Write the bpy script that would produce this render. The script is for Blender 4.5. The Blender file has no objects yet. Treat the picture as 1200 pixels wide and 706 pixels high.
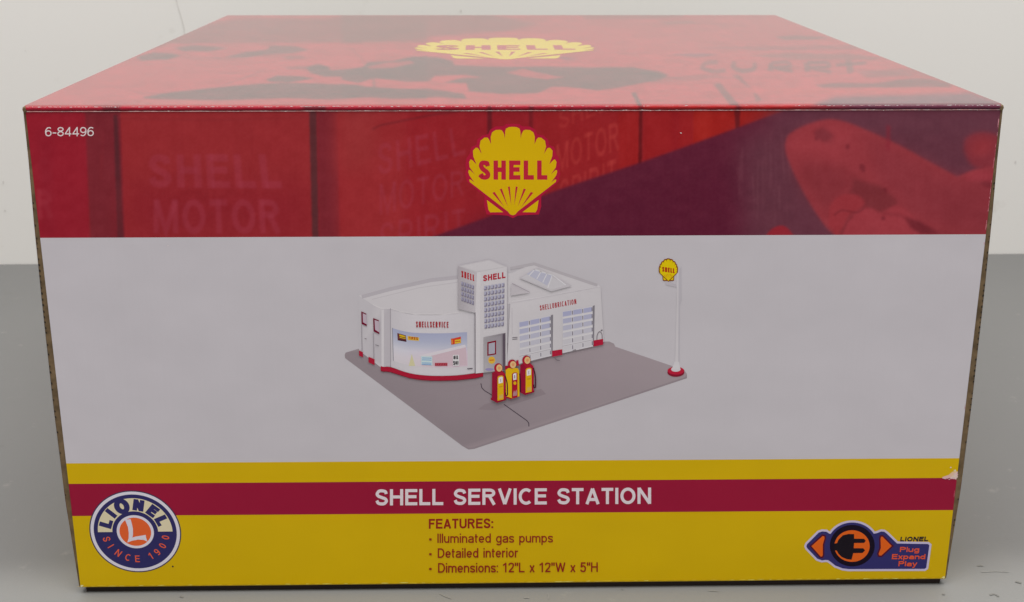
import bpy, math, random
import numpy as np
from mathutils import Matrix, Vector
from mathutils.geometry import tessellate_polygon

random.seed(7)
rng = np.random.RandomState(7)
sc = bpy.context.scene

# ---------------------------------------------------------------- camera
LIFT = 0.0034                      # printed front panel hangs this far above the table
FOC = 1476.31
CAM = Vector((-0.011791, -0.464301, 0.270318 + LIFT))
RX, RY, RZ = 1.263591, -0.001355, -0.021192
ROT = (Matrix.Rotation(RZ, 3, 'Z') @ Matrix.Rotation(RY, 3, 'Y') @ Matrix.Rotation(RX, 3, 'X'))
cd = bpy.data.cameras.new('camera')
cam = bpy.data.objects.new('camera', cd)
sc.collection.objects.link(cam)
cam.matrix_world = Matrix.Translation(CAM) @ ROT.to_4x4()
cd.sensor_width = 36.0
cd.lens = 36.0 * FOC / 1200.0
cd.clip_start = 0.01
cd.clip_end = 50
cd.dof.use_dof = True
cd.dof.focus_distance = 0.50
cd.dof.aperture_fstop = 32
sc.camera = cam

# ---------------------------------------------------------------- light: soft indoor light from above
w = bpy.data.worlds.new('World')
sc.world = w
w.use_nodes = True
bg = w.node_tree.nodes['Background']
bg.inputs['Color'].default_value = (1.0, 0.985, 0.96, 1)
bg.inputs['Strength'].default_value = 0.37


def area(name, loc, target, sx, sy, power, col=(1, 0.97, 0.93)):
    l = bpy.data.lights.new(name, 'AREA')
    l.shape = 'RECTANGLE'
    l.size, l.size_y = sx, sy
    l.energy = power
    l.color = col
    o = bpy.data.objects.new(name, l)
    sc.collection.objects.link(o)
    o.location = loc
    d = Vector(target) - Vector(loc)
    o.rotation_euler = d.to_track_quat('-Z', 'Y').to_euler()
    return o


area('ceiling_lamp', (0.15, -0.35, 2.3), (0.1, 0.25, 0.0), 2.2, 1.2, 24)
area('front_fill', (0, -.5, 1.5), (0, 0.49, 0.3), 1.6, 0.6, 13.5)  # added fill light, lifts the lower wall and the near table
area('wall_fill', (0, 0.12, 1.3), (0, 0.3, 0.0), 1.8, 0.3, 6.0)  # added fill light, brightens the wall more than the box front

sc.view_settings.view_transform = 'Standard'
sc.view_settings.look = 'None'
sc.view_settings.exposure = 0.0
sc.view_settings.gamma = 1.0
sc.render.engine = 'CYCLES'
sc.cycles.max_bounces = 8
try:
    sc.cycles.use_denoising = True
except Exception:
    pass

# ---------------------------------------------------------------- sizes and the two printed faces
W, D, H = 0.36, 0.3842, 0.1988 + LIFT
STRIP = 0.0020                     # fold strip under the lid edge
ZF = H - STRIP                     # top of the front panel


def ray(px, py, axis, val):
    d = ROT @ Vector(((px - 600) / FOC, -(py - 353) / FOC, -1))
    t = (val - CAM[axis]) / d[axis]
    return CAM + d * t


def F(p):                          # front face: measured point -> (u, v) metres on the face
    q = ray(p[0], p[1], 1, 0.0)
    return (q.x, q.z)


def T(p):                          # top face
    q = ray(p[0], p[1], 2, H)
    return (q.x, q.y)


def front3(u, v, k):
    return (u, -k, v)


def top3(u, v, k):
    return (u, v, H + k)


def lin(c):
    c = np.asarray(c, float) / 255.0
    return np.where(c <= 0.04045, c / 12.92, ((c + 0.055) / 1.055) ** 2.4)


LUX = 0.57                         # how much of a white sheet's light the front panel gets in the photograph
HAZE = 0.006


def ink(c):                        # printed ink -> its own base colour
    return np.clip((lin(c) - HAZE) / LUX, 0.0002, 0.9)


# ---------------------------------------------------------------- materials
def mat(name, build):
    m = bpy.data.materials.new(name)
    m.use_nodes = True
    nt = m.node_tree
    b = nt.nodes['Principled BSDF']
    build(nt, b)
    return m


def N(nt, t, **k):
    n = nt.nodes.new(t)
    for a, v in k.items():
        if a in n.inputs.keys():
            n.inputs[a].default_value = v
        else:
            setattr(n, a, v)
    return n


def print_mat(nt, b, ior=1.42, rough=0.24, wave=0.30, spec=0.22):
    a = N(nt, 'ShaderNodeAttribute', attribute_name='ink')
    tc = N(nt, 'ShaderNodeTexCoord')
    n1 = N(nt, 'ShaderNodeTexNoise', Scale=38.0, Detail=5.0)
    mp = N(nt, 'ShaderNodeMapRange')
    mp.inputs['To Min'].default_value = 0.955
    mp.inputs['To Max'].default_value = 1.04
    mx = N(nt, 'ShaderNodeVectorMath', operation='SCALE')
    nt.links.new(tc.outputs['Object'], n1.inputs['Vector'])
    nt.links.new(n1.outputs['Fac'], mp.inputs['Value'])
    nt.links.new(a.outputs['Color'], mx.inputs[0])
    nt.links.new(mp.outputs[0], mx.inputs['Scale'])
    nt.links.new(mx.outputs[0], b.inputs['Base Color'])
    b.inputs['Roughness'].default_value = rough
    b.inputs['IOR'].default_value = ior
    b.inputs['Specular IOR Level'].default_value = spec
    # board waviness: flutes showing through the paper, plus slow dents
    sp = N(nt, 'ShaderNodeMapping')
    sp.inputs['Scale'].default_value = (260, 6, 6)
    n2 = N(nt, 'ShaderNodeTexNoise', Scale=1.0, Detail=2.0)
    n3 = N(nt, 'ShaderNodeTexNoise', Scale=14.0, Detail=3.0)
    n4 = N(nt, 'ShaderNodeTexNoise', Scale=1400.0, Detail=2.0)
    nt.links.new(tc.outputs['Object'], sp.inputs[0])
    nt.links.new(sp.outputs[0], n2.inputs['Vector'])
    nt.links.new(tc.outputs['Object'], n3.inputs['Vector'])
    nt.links.new(tc.outputs['Object'], n4.inputs['Vector'])
    b1 = N(nt, 'ShaderNodeBump', Strength=0.10, Distance=0.0006)
    b2 = N(nt, 'ShaderNodeBump', Strength=wave, Distance=0.004)
    b3 = N(nt, 'ShaderNodeBump', Strength=0.10, Distance=0.0001)
    nt.links.new(n2.outputs['Fac'], b1.inputs['Height'])
    nt.links.new(n3.outputs['Fac'], b2.inputs['Height'])
    nt.links.new(n4.outputs['Fac'], b3.inputs['Height'])
    nt.links.new(b1.outputs[0], b2.inputs['Normal'])
    nt.links.new(b2.outputs[0], b3.inputs['Normal'])
    nt.links.new(b3.outputs[0], b.inputs['Normal'])


PRINT = mat('printed_paper', print_mat)
LIDP = mat('glossy_lid_paper', lambda nt, b: print_mat(nt, b, 1.80, 0.15, 0.05, 0.5))


def kraft(nt, b):
    tc = N(nt, 'ShaderNodeTexCoord')
    n1 = N(nt, 'ShaderNodeTexNoise', Scale=220.0, Detail=6.0)
    r = N(nt, 'ShaderNodeValToRGB')
    r.color_ramp.elements[0].position = 0.3
    r.color_ramp.elements[0].color = (0.10, 0.064, 0.030, 1)
    r.color_ramp.elements[1].position = 0.7
    r.color_ramp.elements[1].color = (0.24, 0.16, 0.082, 1)
    nt.links.new(tc.outputs['Object'], n1.inputs['Vector'])
    nt.links.new(n1.outputs['Fac'], r.inputs[0])
    nt.links.new(r.outputs[0], b.inputs['Base Color'])
    b.inputs['Roughness'].default_value = 0.9
    bp = N(nt, 'ShaderNodeBump', Strength=0.5, Distance=0.0005)
    nt.links.new(n1.outputs['Fac'], bp.inputs['Height'])
    nt.links.new(bp.outputs[0], b.inputs['Normal'])


KRAFT = mat('kraft_board', kraft)


def dark(nt, b):
    b.inputs['Base Color'].default_value = (0.02, 0.014, 0.010, 1)
    b.inputs['Roughness'].default_value = 1.0


FLUTE = mat('flute_hollow', dark)


def table_m(nt, b):
    tc = N(nt, 'ShaderNodeTexCoord')
    n1 = N(nt, 'ShaderNodeTexNoise', Scale=5.0, Detail=5.0)
    n2 = N(nt, 'ShaderNodeTexNoise', Scale=900.0, Detail=3.0)
    n3 = N(nt, 'ShaderNodeTexNoise', Scale=70.0, Detail=8.0, Roughness=0.7)
    r = N(nt, 'ShaderNodeValToRGB')
    r.color_ramp.elements[0].color = (0.157, 0.158, 0.158, 1)
    r.color_ramp.elements[1].color = (0.181, 0.182, 0.181, 1)
    r2 = N(nt, 'ShaderNodeValToRGB')
    r2.color_ramp.elements[0].position = 0.62
    r2.color_ramp.elements[0].color = (0, 0, 0, 1)
    r2.color_ramp.elements[1].position = 0.72
    r2.color_ramp.elements[1].color = (1, 1, 1, 1)
    r3 = N(nt, 'ShaderNodeValToRGB')
    r3.color_ramp.elements[0].position = 0.30
    r3.color_ramp.elements[0].color = (1, 1, 1, 1)
    r3.color_ramp.elements[1].position = 0.38
    r3.color_ramp.elements[1].color = (0, 0, 0, 1)
    m1 = N(nt, 'ShaderNodeMix', data_type='RGBA')
    m2 = N(nt, 'ShaderNodeMix', data_type='RGBA')
    f1 = N(nt, 'ShaderNodeMath', operation='MULTIPLY')
    f1.inputs[1].default_value = 0.35
    f2 = N(nt, 'ShaderNodeMath', operation='MULTIPLY')
    f2.inputs[1].default_value = 0.25
    for n in (n1, n2, n3):
        nt.links.new(tc.outputs['Object'], n.inputs['Vector'])
    nt.links.new(n1.outputs['Fac'], r.inputs[0])
    nt.links.new(n3.outputs['Fac'], r2.inputs[0])
    nt.links.new(n3.outputs['Fac'], r3.inputs[0])
    nt.links.new(r2.outputs[0], f1.inputs[0])
    nt.links.new(r3.outputs[0], f2.inputs[0])
    nt.links.new(f1.outputs[0], m1.inputs[0])
    nt.links.new(r.outputs[0], m1.inputs[6])
    m1.inputs[7].default_value = (0.34, 0.33, 0.30, 1)
    nt.links.new(f2.outputs[0], m2.inputs[0])
    nt.links.new(m1.outputs[2], m2.inputs[6])
    m2.inputs[7].default_value = (0.10, 0.09, 0.085, 1)
    nt.links.new(m2.outputs[2], b.inputs['Base Color'])
    # the front of the top is paler than the rest, with an uneven border
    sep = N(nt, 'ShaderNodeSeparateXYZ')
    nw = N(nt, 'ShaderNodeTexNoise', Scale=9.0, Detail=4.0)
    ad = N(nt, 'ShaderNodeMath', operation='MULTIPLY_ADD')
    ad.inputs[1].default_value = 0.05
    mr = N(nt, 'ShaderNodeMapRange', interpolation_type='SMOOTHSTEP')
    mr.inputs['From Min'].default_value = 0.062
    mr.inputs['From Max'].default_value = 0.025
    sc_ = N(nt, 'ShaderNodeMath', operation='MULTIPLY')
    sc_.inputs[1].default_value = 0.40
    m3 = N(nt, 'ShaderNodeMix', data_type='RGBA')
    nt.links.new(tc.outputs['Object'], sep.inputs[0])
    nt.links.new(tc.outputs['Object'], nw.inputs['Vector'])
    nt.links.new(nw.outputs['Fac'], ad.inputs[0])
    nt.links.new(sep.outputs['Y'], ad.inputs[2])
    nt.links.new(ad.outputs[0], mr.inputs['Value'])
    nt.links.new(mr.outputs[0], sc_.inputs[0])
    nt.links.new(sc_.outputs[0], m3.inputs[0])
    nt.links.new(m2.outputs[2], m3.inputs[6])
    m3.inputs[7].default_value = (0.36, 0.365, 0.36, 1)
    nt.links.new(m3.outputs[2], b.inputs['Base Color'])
    b.inputs['Roughness'].default_value = 0.55
    bp = N(nt, 'ShaderNodeBump', Strength=0.15, Distance=0.0005)
    nt.links.new(n2.outputs['Fac'], bp.inputs['Height'])
    nt.links.new(bp.outputs[0], b.inputs['Normal'])


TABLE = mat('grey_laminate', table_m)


def wall_m(nt, b):
    tc = N(nt, 'ShaderNodeTexCoord')
    n1 = N(nt, 'ShaderNodeTexNoise', Scale=3.0, Detail=4.0)
    r = N(nt, 'ShaderNodeValToRGB')
    r.color_ramp.elements[0].color = (0.795, 0.79, 0.77, 1)
    r.color_ramp.elements[1].color = (0.825, 0.82, 0.80, 1)
    n3 = N(nt, 'ShaderNodeTexNoise', Scale=26.0, Detail=4.0, Roughness=0.6)
    r2 = N(nt, 'ShaderNodeValToRGB')
    r2.color_ramp.elements[0].position = 0.68
    r2.color_ramp.elements[0].color = (0, 0, 0, 1)
    r2.color_ramp.elements[1].position = 0.78
    r2.color_ramp.elements[1].color = (0.4, 0.4, 0.4, 1)
    m1 = N(nt, 'ShaderNodeMix', data_type='RGBA')
    nt.links.new(tc.outputs['Object'], n1.inputs['Vector'])
    nt.links.new(tc.outputs['Object'], n3.inputs['Vector'])
    nt.links.new(n1.outputs['Fac'], r.inputs[0])
    nt.links.new(n3.outputs['Fac'], r2.inputs[0])
    nt.links.new(r2.outputs[0], m1.inputs[0])
    nt.links.new(r.outputs[0], m1.inputs[6])
    m1.inputs[7].default_value = (0.60, 0.58, 0.54, 1)
    nt.links.new(m1.outputs[2], b.inputs['Base Color'])
    b.inputs['Roughness'].default_value = 0.8


WALL = mat('painted_wall', wall_m)


def scuff(nt, b):
    b.inputs['Base Color'].default_value = (0.68, 0.665, 0.645, 1)
    b.inputs['Roughness'].default_value = 0.9


SCUFF = mat('wall_scuff', scuff)


# ---------------------------------------------------------------- mesh helpers
def link(name, verts, faces, m, parent=None, cols=None, smooth=False):
    me = bpy.data.meshes.new(name)
    me.from_pydata([tuple(v) for v in verts], [], faces)
    if cols is not None:
        at = me.color_attributes.new('ink', 'FLOAT_COLOR', 'POINT')
        c = np.ones((len(verts), 4), np.float32)
        c[:, :3] = np.asarray(cols, np.float32).reshape(-1, 3)
        at.data.foreach_set('color', c.ravel())
    if smooth:
        me.polygons.foreach_set('use_smooth', [True] * len(me.polygons))
    me.materials.append(m)
    me.update()
    o = bpy.data.objects.new(name, me)
    sc.collection.objects.link(o)
    if parent is not None:
        o.parent = parent
    return o


def tag(o, **k):
    for a, v in k.items():
        o[a] = v
    return o


STEP = 2.0e-6


class Ink:
    """collects flat printed shapes; mp maps drawing units to face metres, to3 places them"""

    def __init__(s, mp=F, to3=front3, base=10):
        s.mp, s.to3, s.k = mp, to3, base
        s.v, s.f, s.c = [], [], []
        s.lift = 0

    def up(s, n=1):
        s.k += n

    def pts(s, pts, cols, k):
        i0 = len(s.v)
        for p in pts:
            u, v = s.mp(p)
            s.v.append(s.to3(u, v, k * STEP))
        cols = np.asarray(cols, float)
        if cols.ndim == 1:
            cols = np.tile(cols, (len(pts), 1))
        if s.lift:
            cols = cols + s.lift * np.clip((cols.min(1, keepdims=True) - 150) / 15, 0, 1)
        s.c += [ink(c) for c in cols]
        return i0

    def poly(s, pts, col, holes=(), k=None):
        if k is None:
            s.k += 1
            k = s.k
        loops = [list(pts)] + [list(h) for h in holes]
        flat = [p for l in loops for p in l]
        i0 = s.pts(flat, col, k)
        tris = tessellate_polygon([[Vector((p[0], p[1], 0)) for p in l] for l in loops])
        for t in tris:
            s.f.append(tuple(i0 + j for j in t))

    def quad(s, pts, cols, k=None):
        if k is None:
            s.k += 1
            k = s.k
        i0 = s.pts(pts, cols, k)
        s.f.append(tuple(range(i0, i0 + len(pts))))

    def ellipse(s, cx, cy, rx, ry, col, n=40, k=None, a0=0, a1=360, hole=0.0):
        if k is None:
            s.k += 1
            k = s.k
        full = abs(a1 - a0) >= 359.9
        m_ = n if full else n + 1
        A = [math.radians(a0 + (a1 - a0) * i / n) for i in range(m_)]
        o = [(cx + rx * math.cos(a), cy + ry * math.sin(a)) for a in A]
        if hole <= 0:
            i0 = s.pts(o, col, k)
            s.f.append(tuple(range(i0, i0 + len(o))))
        else:
            inn = [(cx + rx * hole * math.cos(a), cy + ry * hole * math.sin(a)) for a in A]
            i0 = s.pts(o + inn, col, k)
            L = len(o)
            for i in range(L if full else L - 1):
                j = (i + 1) % L
                s.f.append((i0 + i, i0 + j, i0 + L + j, i0 + L + i))

    def ribbon(s, pts, wd, col, k=None, closed=False):
        if k is None:
            s.k += 1
            k = s.k
        L, R = ribbon_sides(pts, wd, closed)
        i0 = s.pts(L + R, col, k)
        n = len(L)
        for i in range(n if closed else n - 1):
            j = (i + 1) % n
            s.f.append((i0 + i, i0 + j, i0 + n + j, i0 + n + i))

    def text(s, txt, org, ux, uy, col, wt=0.16, wx=1.0, track=0.06, width=None, italic=0.0):
        """org: baseline start; ux: unit x of em (cap height) ; uy: cap height vector"""
        adv = text_width(txt, wt, wx, track)
        sx = 1.0 if width is None else width / adv
        x = 0.0
        k0 = s.k + 1
        mx = 1
        for ch in txt:
            st, a = glyph(ch, wt, wx)
            for i, (poly, closed) in enumerate(st):
                P = [((x + p[0] + italic * p[1]) * sx, p[1]) for p in poly]
                Lr, Rr = ribbon_sides(P, wt, closed)
                al = [(org[0] + ux[0] * p[0] + uy[0] * p[1], org[1] + ux[1] * p[0] + uy[1] * p[1]) for p in Lr + Rr]
                n = len(Lr)
                kk = k0 + i * 1.13
                for q in range(n if closed else n - 1):   # tight bold curves overlap themselves: each piece a hair higher
                    j = (q + 1) % n
                    i0 = s.pts([al[q], al[j], al[n + j], al[n + q]], col, kk + .25 * q)
                    s.f.append((i0, i0 + 1, i0 + 2, i0 + 3))
                mx = max(mx, int(i * 1.13 + .25 * n) + 2)
            x += a + track
        s.k = k0 + mx

    def build(s, name, parent, m=None):
        return link(name, s.v, s.f, m or PRINT, parent, s.c)


def ribbon_sides(pts, wd, closed=False):
    P = [np.array(p, float) for p in pts]
    n = len(P)
    L, R = [], []
    for i in range(n):
        a = P[i - 1] if (i > 0 or closed) else None
        b = P[(i + 1) % n] if (i < n - 1 or closed) else None
        ds = []
        if a is not None:
            d = P[i] - a
            ds.append(d / (np.linalg.norm(d) + 1e-12))
        if b is not None:
            d = b - P[i]
            ds.append(d / (np.linalg.norm(d) + 1e-12))
        ns = [np.array((-d[1], d[0])) for d in ds]
        m = sum(ns)
        q = np.linalg.norm(m)
        if q < 0.35:
            m = ns[0]
            sc_ = 1.0
        else:
            m = m / q
            sc_ = min(1.0 / max(np.dot(m, ns[0]), 0.3), 2.6)
        L.append(tuple(P[i] + m * wd / 2 * sc_))
        R.append(tuple(P[i] - m * wd / 2 * sc_))
    for _ in range(3):             # where the bend is tighter than the pen, pull the inner side together
        for S_ in (L, R):
            for i in range(n if closed else n - 1):
                j = (i + 1) % n
                d = P[j] - P[i]
                if (S_[j][0] - S_[i][0]) * d[0] + (S_[j][1] - S_[i][1]) * d[1] < 0:
                    mm = ((S_[i][0] + S_[j][0]) / 2, (S_[i][1] + S_[j][1]) / 2)
                    S_[i] = S_[j] = mm
    return L, R


def arc(cx, cy, rx, ry, a0, a1, n=12):
    return [(cx + rx * math.cos(math.radians(a0 + (a1 - a0) * i / n)),
             cy + ry * math.sin(math.radians(a0 + (a1 - a0) * i / n))) for i in range(n + 1)]


def spline(P, n=6):
    P = [np.array(p, float) for p in P]
    Q = [2 * P[0] - P[1]] + P + [2 * P[-1] - P[-2]]
    out = []
    for i in range(1, len(Q) - 2):
        for j in range(n):
            t = j / n
            a, b, c, d = Q[i - 1], Q[i], Q[i + 1], Q[i + 2]
            out.append(tuple(0.5 * (2 * b + (c - a) * t + (2 * a - 5 * b + 4 * c - d) * t * t + (3 * b - a - 3 * c + d) * t ** 3)))
    out.append(tuple(P[-1]))
    return out


_gc = {}


def glyph(ch, w, wx=1.0):
    key = (ch, w, wx)
    wx = float(wx)
    if key in _gc:
        return _gc[key]
    h = w / 2
    X = 0.72                      # x height
    g = []
    o = False

    def W_(v):
        return v * wx

    def ln(*p):
        g.append((list(p), False))
    if ch == ' ':
        _gc[key] = ([], .34 * wx)
        return _gc[key]
    elif ch == 'S':
        a = 0.66
        r = W_(a)
        g.append((spline([(h * .9, .30), (h + .06, .165), (r * .30, h + .025), (r * .5, h), (r * .73, h + .03), (r - h, .27), (r - h - .07, .405), (r * .5, .49),
                          (h + .08, .585), (h + .01, .72), (r * .28, 1 - h - .03), (r * .5, 1 - h), (r * .70, 1 - h - .025), (r - h - .05, .835), (r - h * 1.1, .71)]), False))
    elif ch == 'H':
        a = 0.70
        r = W_(a)
        ln((h, 0), (h, 1)); ln((r - h, 0), (r - h, 1)); ln((h, .52), (r - h, .52))
    elif ch == 'E':
        a = 0.64
        r = W_(a)
        ln((h, 0), (h, 1)); ln((h, 1 - h), (r, 1 - h)); ln((h, h), (r, h)); ln((h, .53), (r * .93, .53))
    elif ch == 'F':
        a = 0.60
        r = W_(a)
        ln((h, 0), (h, 1)); ln((h, 1 - h), (r, 1 - h)); ln((h, .52), (r * .88, .52))
    elif ch == 'L':
        a = 0.58
        r = W_(a)
        ln((h, 0), (h, 1)); ln((h, h), (r, h))
    elif ch == 'I':
        a = w
        r = a
        ln((h, 0), (h, 1))
        g2 = g
        _gc[key] = (g2, w)
        return _gc[key]
    elif ch == 'T':
        a = 0.62
        r = W_(a)
        ln((r / 2, 0), (r / 2, 1)); ln((0, 1 - h), (r, 1 - h))
    elif ch == 'V':
        a = 0.72
        r = W_(a)
        ln((h * .9, 1), (r / 2, h * .4)); ln((r - h * .9, 1), (r / 2, h * .4))
    elif ch == 'A':
        a = 0.74
        r = W_(a)
        ln((h * .9, 0), (r / 2, 1 - h * .4)); ln((r - h * .9, 0), (r / 2, 1 - h * .4)); ln((r * .22, .29), (r * .78, .29))
    elif ch == 'N':
        a = 0.72
        r = W_(a)
        ln((h, 0), (h, 1)); ln((r - h, 0), (r - h, 1)); ln((h, 1 - h * .3), (r - h, h * .3))
    elif ch == 'M':
        a = 0.84
        r = W_(a)
        ln((h, 0), (h, 1)); ln((r - h, 0), (r - h, 1)); ln((h, 1 - h * .3), (r / 2, h * .7), (r - h, 1 - h * .3))
    elif ch == 'W':
        a = 1.02
        r = W_(a)
        ln((h * .9, 1), (r * .27, h * .5)); ln((r * .27, h * .5), (r / 2, 1 - h * .5)); ln((r / 2, 1 - h * .5), (r * .73, h * .5)); ln((r * .73, h * .5), (r - h * .9, 1))
    elif ch == 'O':
        a = 0.80
        r = W_(a)
        g.append((arc(r / 2, .5, r / 2 - h, .5 - h + .01, 0, 360, 32)[:-1], True))
    elif ch == 'C':
        a = 0.74
        r = W_(a)
        g.append((arc(r * .53, .5, r * .53 - h, .5 - h + .01, 48, 312, 26), False))
    elif ch == 'G':
        a = 0.78
        r = W_(a)
        g.append((arc(r * .52, .5, r * .52 - h, .5 - h + .01, 48, 330, 26), False)); ln((r * .55, .46), (r - h, .46), (r - h, .12))
    elif ch == 'U':
        a = 0.70
        r = W_(a)
        g.append(([(h, 1)] + arc(r / 2, .34, r / 2 - h, .34 - h, 180, 360, 14) + [(r - h, 1)], False))
    elif ch == 'D':
        a = 0.72
        r = W_(a)
        ln((h, 0), (h, 1)); g.append(([(h, 1 - h), (r * .4, 1 - h)] + arc(r * .45, .5, r * .55 - h, .5 - h, 80, -80, 14) + [(r * .4, h), (h, h)], False))
    elif ch == 'P':
        a = 0.66
        r = W_(a)
        ln((h, 0), (h, 1)); g.append(([(h, 1 - h), (r * .5, 1 - h)] + arc(r * .55, .71, r * .45 - h, .29 - h, 80, -80, 10) + [(r * .5, .42 + h), (h, .42 + h)], False))
    elif ch == 'R':
        a = 0.72
        r = W_(a)
        ln((h, 0), (h, 1)); g.append(([(h, 1 - h), (r * .5, 1 - h)] + arc(r * .53, .73, r * .42 - h, .27 - h, 80, -80, 10) + [(r * .5, .46 + h), (h, .46 + h)], False))
        ln((r * .50, .46 + h), (r - h * 1.1, 0))
    elif ch == 'B':
        a = 0.68
        r = W_(a)
        ln((h, 0), (h, 1)); g.append(([(h, 1 - h)] + arc(r * .5, .75, r * .46 - h, .25 - h, 80, -80, 8) + [(h, .5)], False))
        g.append(([(h, .51)] + arc(r * .52, .27, r * .48 - h, .27 - h, 80, -80, 8) + [(h, h)], False))
    elif ch in '69':
        a = 0.58
        r = W_(a)
        st = [arc(r / 2, .33, r / 2 - h, .33 - h, 0, 360, 24)[:-1], spline([(r - h * 1.2, .86), (r * .62, 1 - h), (r * .32, .88), (h * 1.05, .62), (h, .34)])]
        if ch == '9':
            st = [[(r - p[0], 1 - p[1]) for p in q] for q in st]
        g += [(st[0], True), (st[1], False)]
    elif ch == '8':
        a = 0.58
        r = W_(a)
        g.append((arc(r / 2, .28, r / 2 - h, .28 - h, 0, 360, 24)[:-1], True)); g.append((arc(r / 2, .76, r / 2 - h * 1.2, .24 - h, 0, 360, 24)[:-1], True))
    elif ch == '0':
        a = 0.58
        r = W_(a)
        g.append((arc(r / 2, .5, r / 2 - h, .5 - h, 0, 360, 26)[:-1], True))
    elif ch == '4':
        a = 0.60
        r = W_(a)
        ln((r * .72, 0), (r * .72, 1)); ln((r * .70, 1 - h), (h * .9, .26 + h * .4)); ln((0, .26), (r, .26))
    elif ch == '1':
        a = 0.40
        r = W_(a)
        ln((r * .7, 0), (r * .7, 1)); ln((r * .7, .93), (0, .72))
        a = 0.46
    elif ch == '2':
        a = 0.58
        r = W_(a)
        g.append((spline([(h, .72), (h + .05, .88), (r / 2, 1 - h), (r - h - .03, .87), (r - h, .72), (r * .72, .47), (r * .35, .24), (h * 1.1, h)]), False)); ln((h * .5, h), (r, h))
    elif ch == '5':
        a = 0.58
        r = W_(a)
        ln((r * .92, 1 - h), (r * .22, 1 - h)); ln((r * .22, 1), (h * 1.1, .48)); g.append((spline([(h * 1.1, .50), (r * .45, .63), (r - h - .03, .52), (r - h, .32), (r * .75, .10), (r * .45, h), (h + .02, .12), (h * .8, .26)]), False))
    elif ch == '-':
        a = 0.34
        r = W_(a)
        ln((0, .36), (r, .36))
    elif ch == ':':
        a = w
        _gc[key] = ([([(h, 0), (h, w)], False), ([(h, X - w), (h, X)], False)], w)
        return _gc[key]
    elif ch == '*':               # bullet
        _gc[key] = ([([(.03, .42), (.27, .42)], False), ([(.03, .42 - w * .6), (.27, .42 - w * .6)], False)], .42)
        return _gc[key]
    elif ch == '"':
        a = 0.34
        r = W_(a)
        ln((h, .66), (h, 1)); ln((r - h, .66), (r - h, 1))
    elif ch == 'l':
        _gc[key] = ([([(h, 0), (h, 1)], False)], w)
        return _gc[key]
    elif ch == 'i':
        _gc[key] = ([([(h, 0), (h, X)], False), ([(h, 1 - w), (h, 1)], False)], w)
        return _gc[key]
    elif ch == 'u' or ch == 'n':
        a = 0.55
        r = W_(a)
        q = [[(r - h, 0), (r - h, X)], [(h, X)] + arc(r / 2, .27, r / 2 - h, .27 - h, 180, 350, 10)]
        if ch == 'n':
            q = [[(r - p[0], X - p[1]) for p in z] for z in q]
        g += [(z, False) for z in q]
    elif ch == 'm':
        a = 0.88
        r = W_(a)
        m_ = r / 2
        ln((h, 0), (h, X)); g.append((arc((h + m_) / 2, X - .24, (m_ - h) / 2, .24 - h, 170, 0, 8) + [(m_, 0)], False))
        g.append((arc((m_ + r - h) / 2, X - .24, (r - h - m_) / 2, .24 - h, 170, 0, 8) + [(r - h, 0)], False))
    elif ch in 'adgpqb':
        a = 0.58
        r = W_(a)
        if ch == 'a':
            ln((r - h, .52), (r - h, 0))
            g.append((spline([(h * 1.2, .52), (r * .28, X - h * 1.3), (r * .5, X - h), (r - h * 1.6, X - h * 1.6), (r - h, .48)]), False))
            g.append((spline([(r - h, .42), (r * .5, .38), (h * 1.4, .30), (h, .19), (h * 1.6, .08 + h * .4), (r * .42, h), (r * .75, .10), (r - h, .24)]), False))
        else:
            g.append((arc(r / 2, X / 2, r / 2 - h, X / 2 - h, 0, 360, 24)[:-1], True))
            if ch == 'd':
                ln((r - h, 0), (r - h, 1))
            if ch == 'b':
                ln((h, 0), (h, 1))
            if ch == 'p':
                ln((h, -.28), (h, X))
            if ch == 'q':
                ln((r - h, -.28), (r - h, X))
            if ch == 'g':
                g.append(([(r - h, X)] + arc(r / 2, -.05, r / 2 - h, .24 - h, 0, -160, 10), False))
    elif ch == 'e':
        a = 0.58
        r = W_(a)
        g.append((arc(r / 2, X / 2, r / 2 - h, X / 2 - h, 0, 322, 22), False)); ln((h, X / 2), (r - h * .4, X / 2))
    elif ch == 'o':
        a = 0.58
        r = W_(a)
        g.append((arc(r / 2, X / 2, r / 2 - h, X / 2 - h, 0, 360, 24)[:-1], True))
    elif ch == 't':
        a = 0.32
        r = W_(a)
        ln((r * .42, X - h), (r, X - h)); ln((0, X - h), (r * .42, X - h)); g.append(([(r * .40, .93), (r * .40, .16)] + arc(r * .40 + .10, .16, .10, .16 - h, 190, 280, 6), False))
    elif ch == 'r':
        a = 0.34
        r = W_(a)
        ln((h, 0), (h, X)); g.append((spline([(h, .46), (h + .06, .60), (r, X - h)]), False))
    elif ch == 's':
        a = 0.52
        r = W_(a)
        g.append((spline([(h * .7, .20), (h + .05, .10), (r * .5, h), (r - h - .03, .10), (r - h, .20), (r * .75, .31), (r * .5, .36),
                          (r * .22, .43), (h, .53), (h + .05, .63), (r * .5, X - h), (r - h - .05, .63), (r - h * .8, .54)], 4), False))
    elif ch == 'x':
        a = 0.52
        r = W_(a)
        ln((h * .7, 0), (r - h * .7, X)); ln((h * .7, X), (r - h * .7, 0))
    elif ch == 'y':
        a = 0.54
        r = W_(a)
        ln((h * .7, X), (r * .5, .05)); g.append(([(r - h * .7, X), (r * .42, -.12), (r * .30, -.23), (h * .4, -.24)], False))
    else:
        a = 0.5
        r = W_(a)
        ln((h, 0), (h, 1))
    _gc[key] = (g, W_(a))
    return _gc[key]


def text_width(t, w, wx, track):
    return sum(glyph(c, w, wx)[1] + track for c in t) - track


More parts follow.
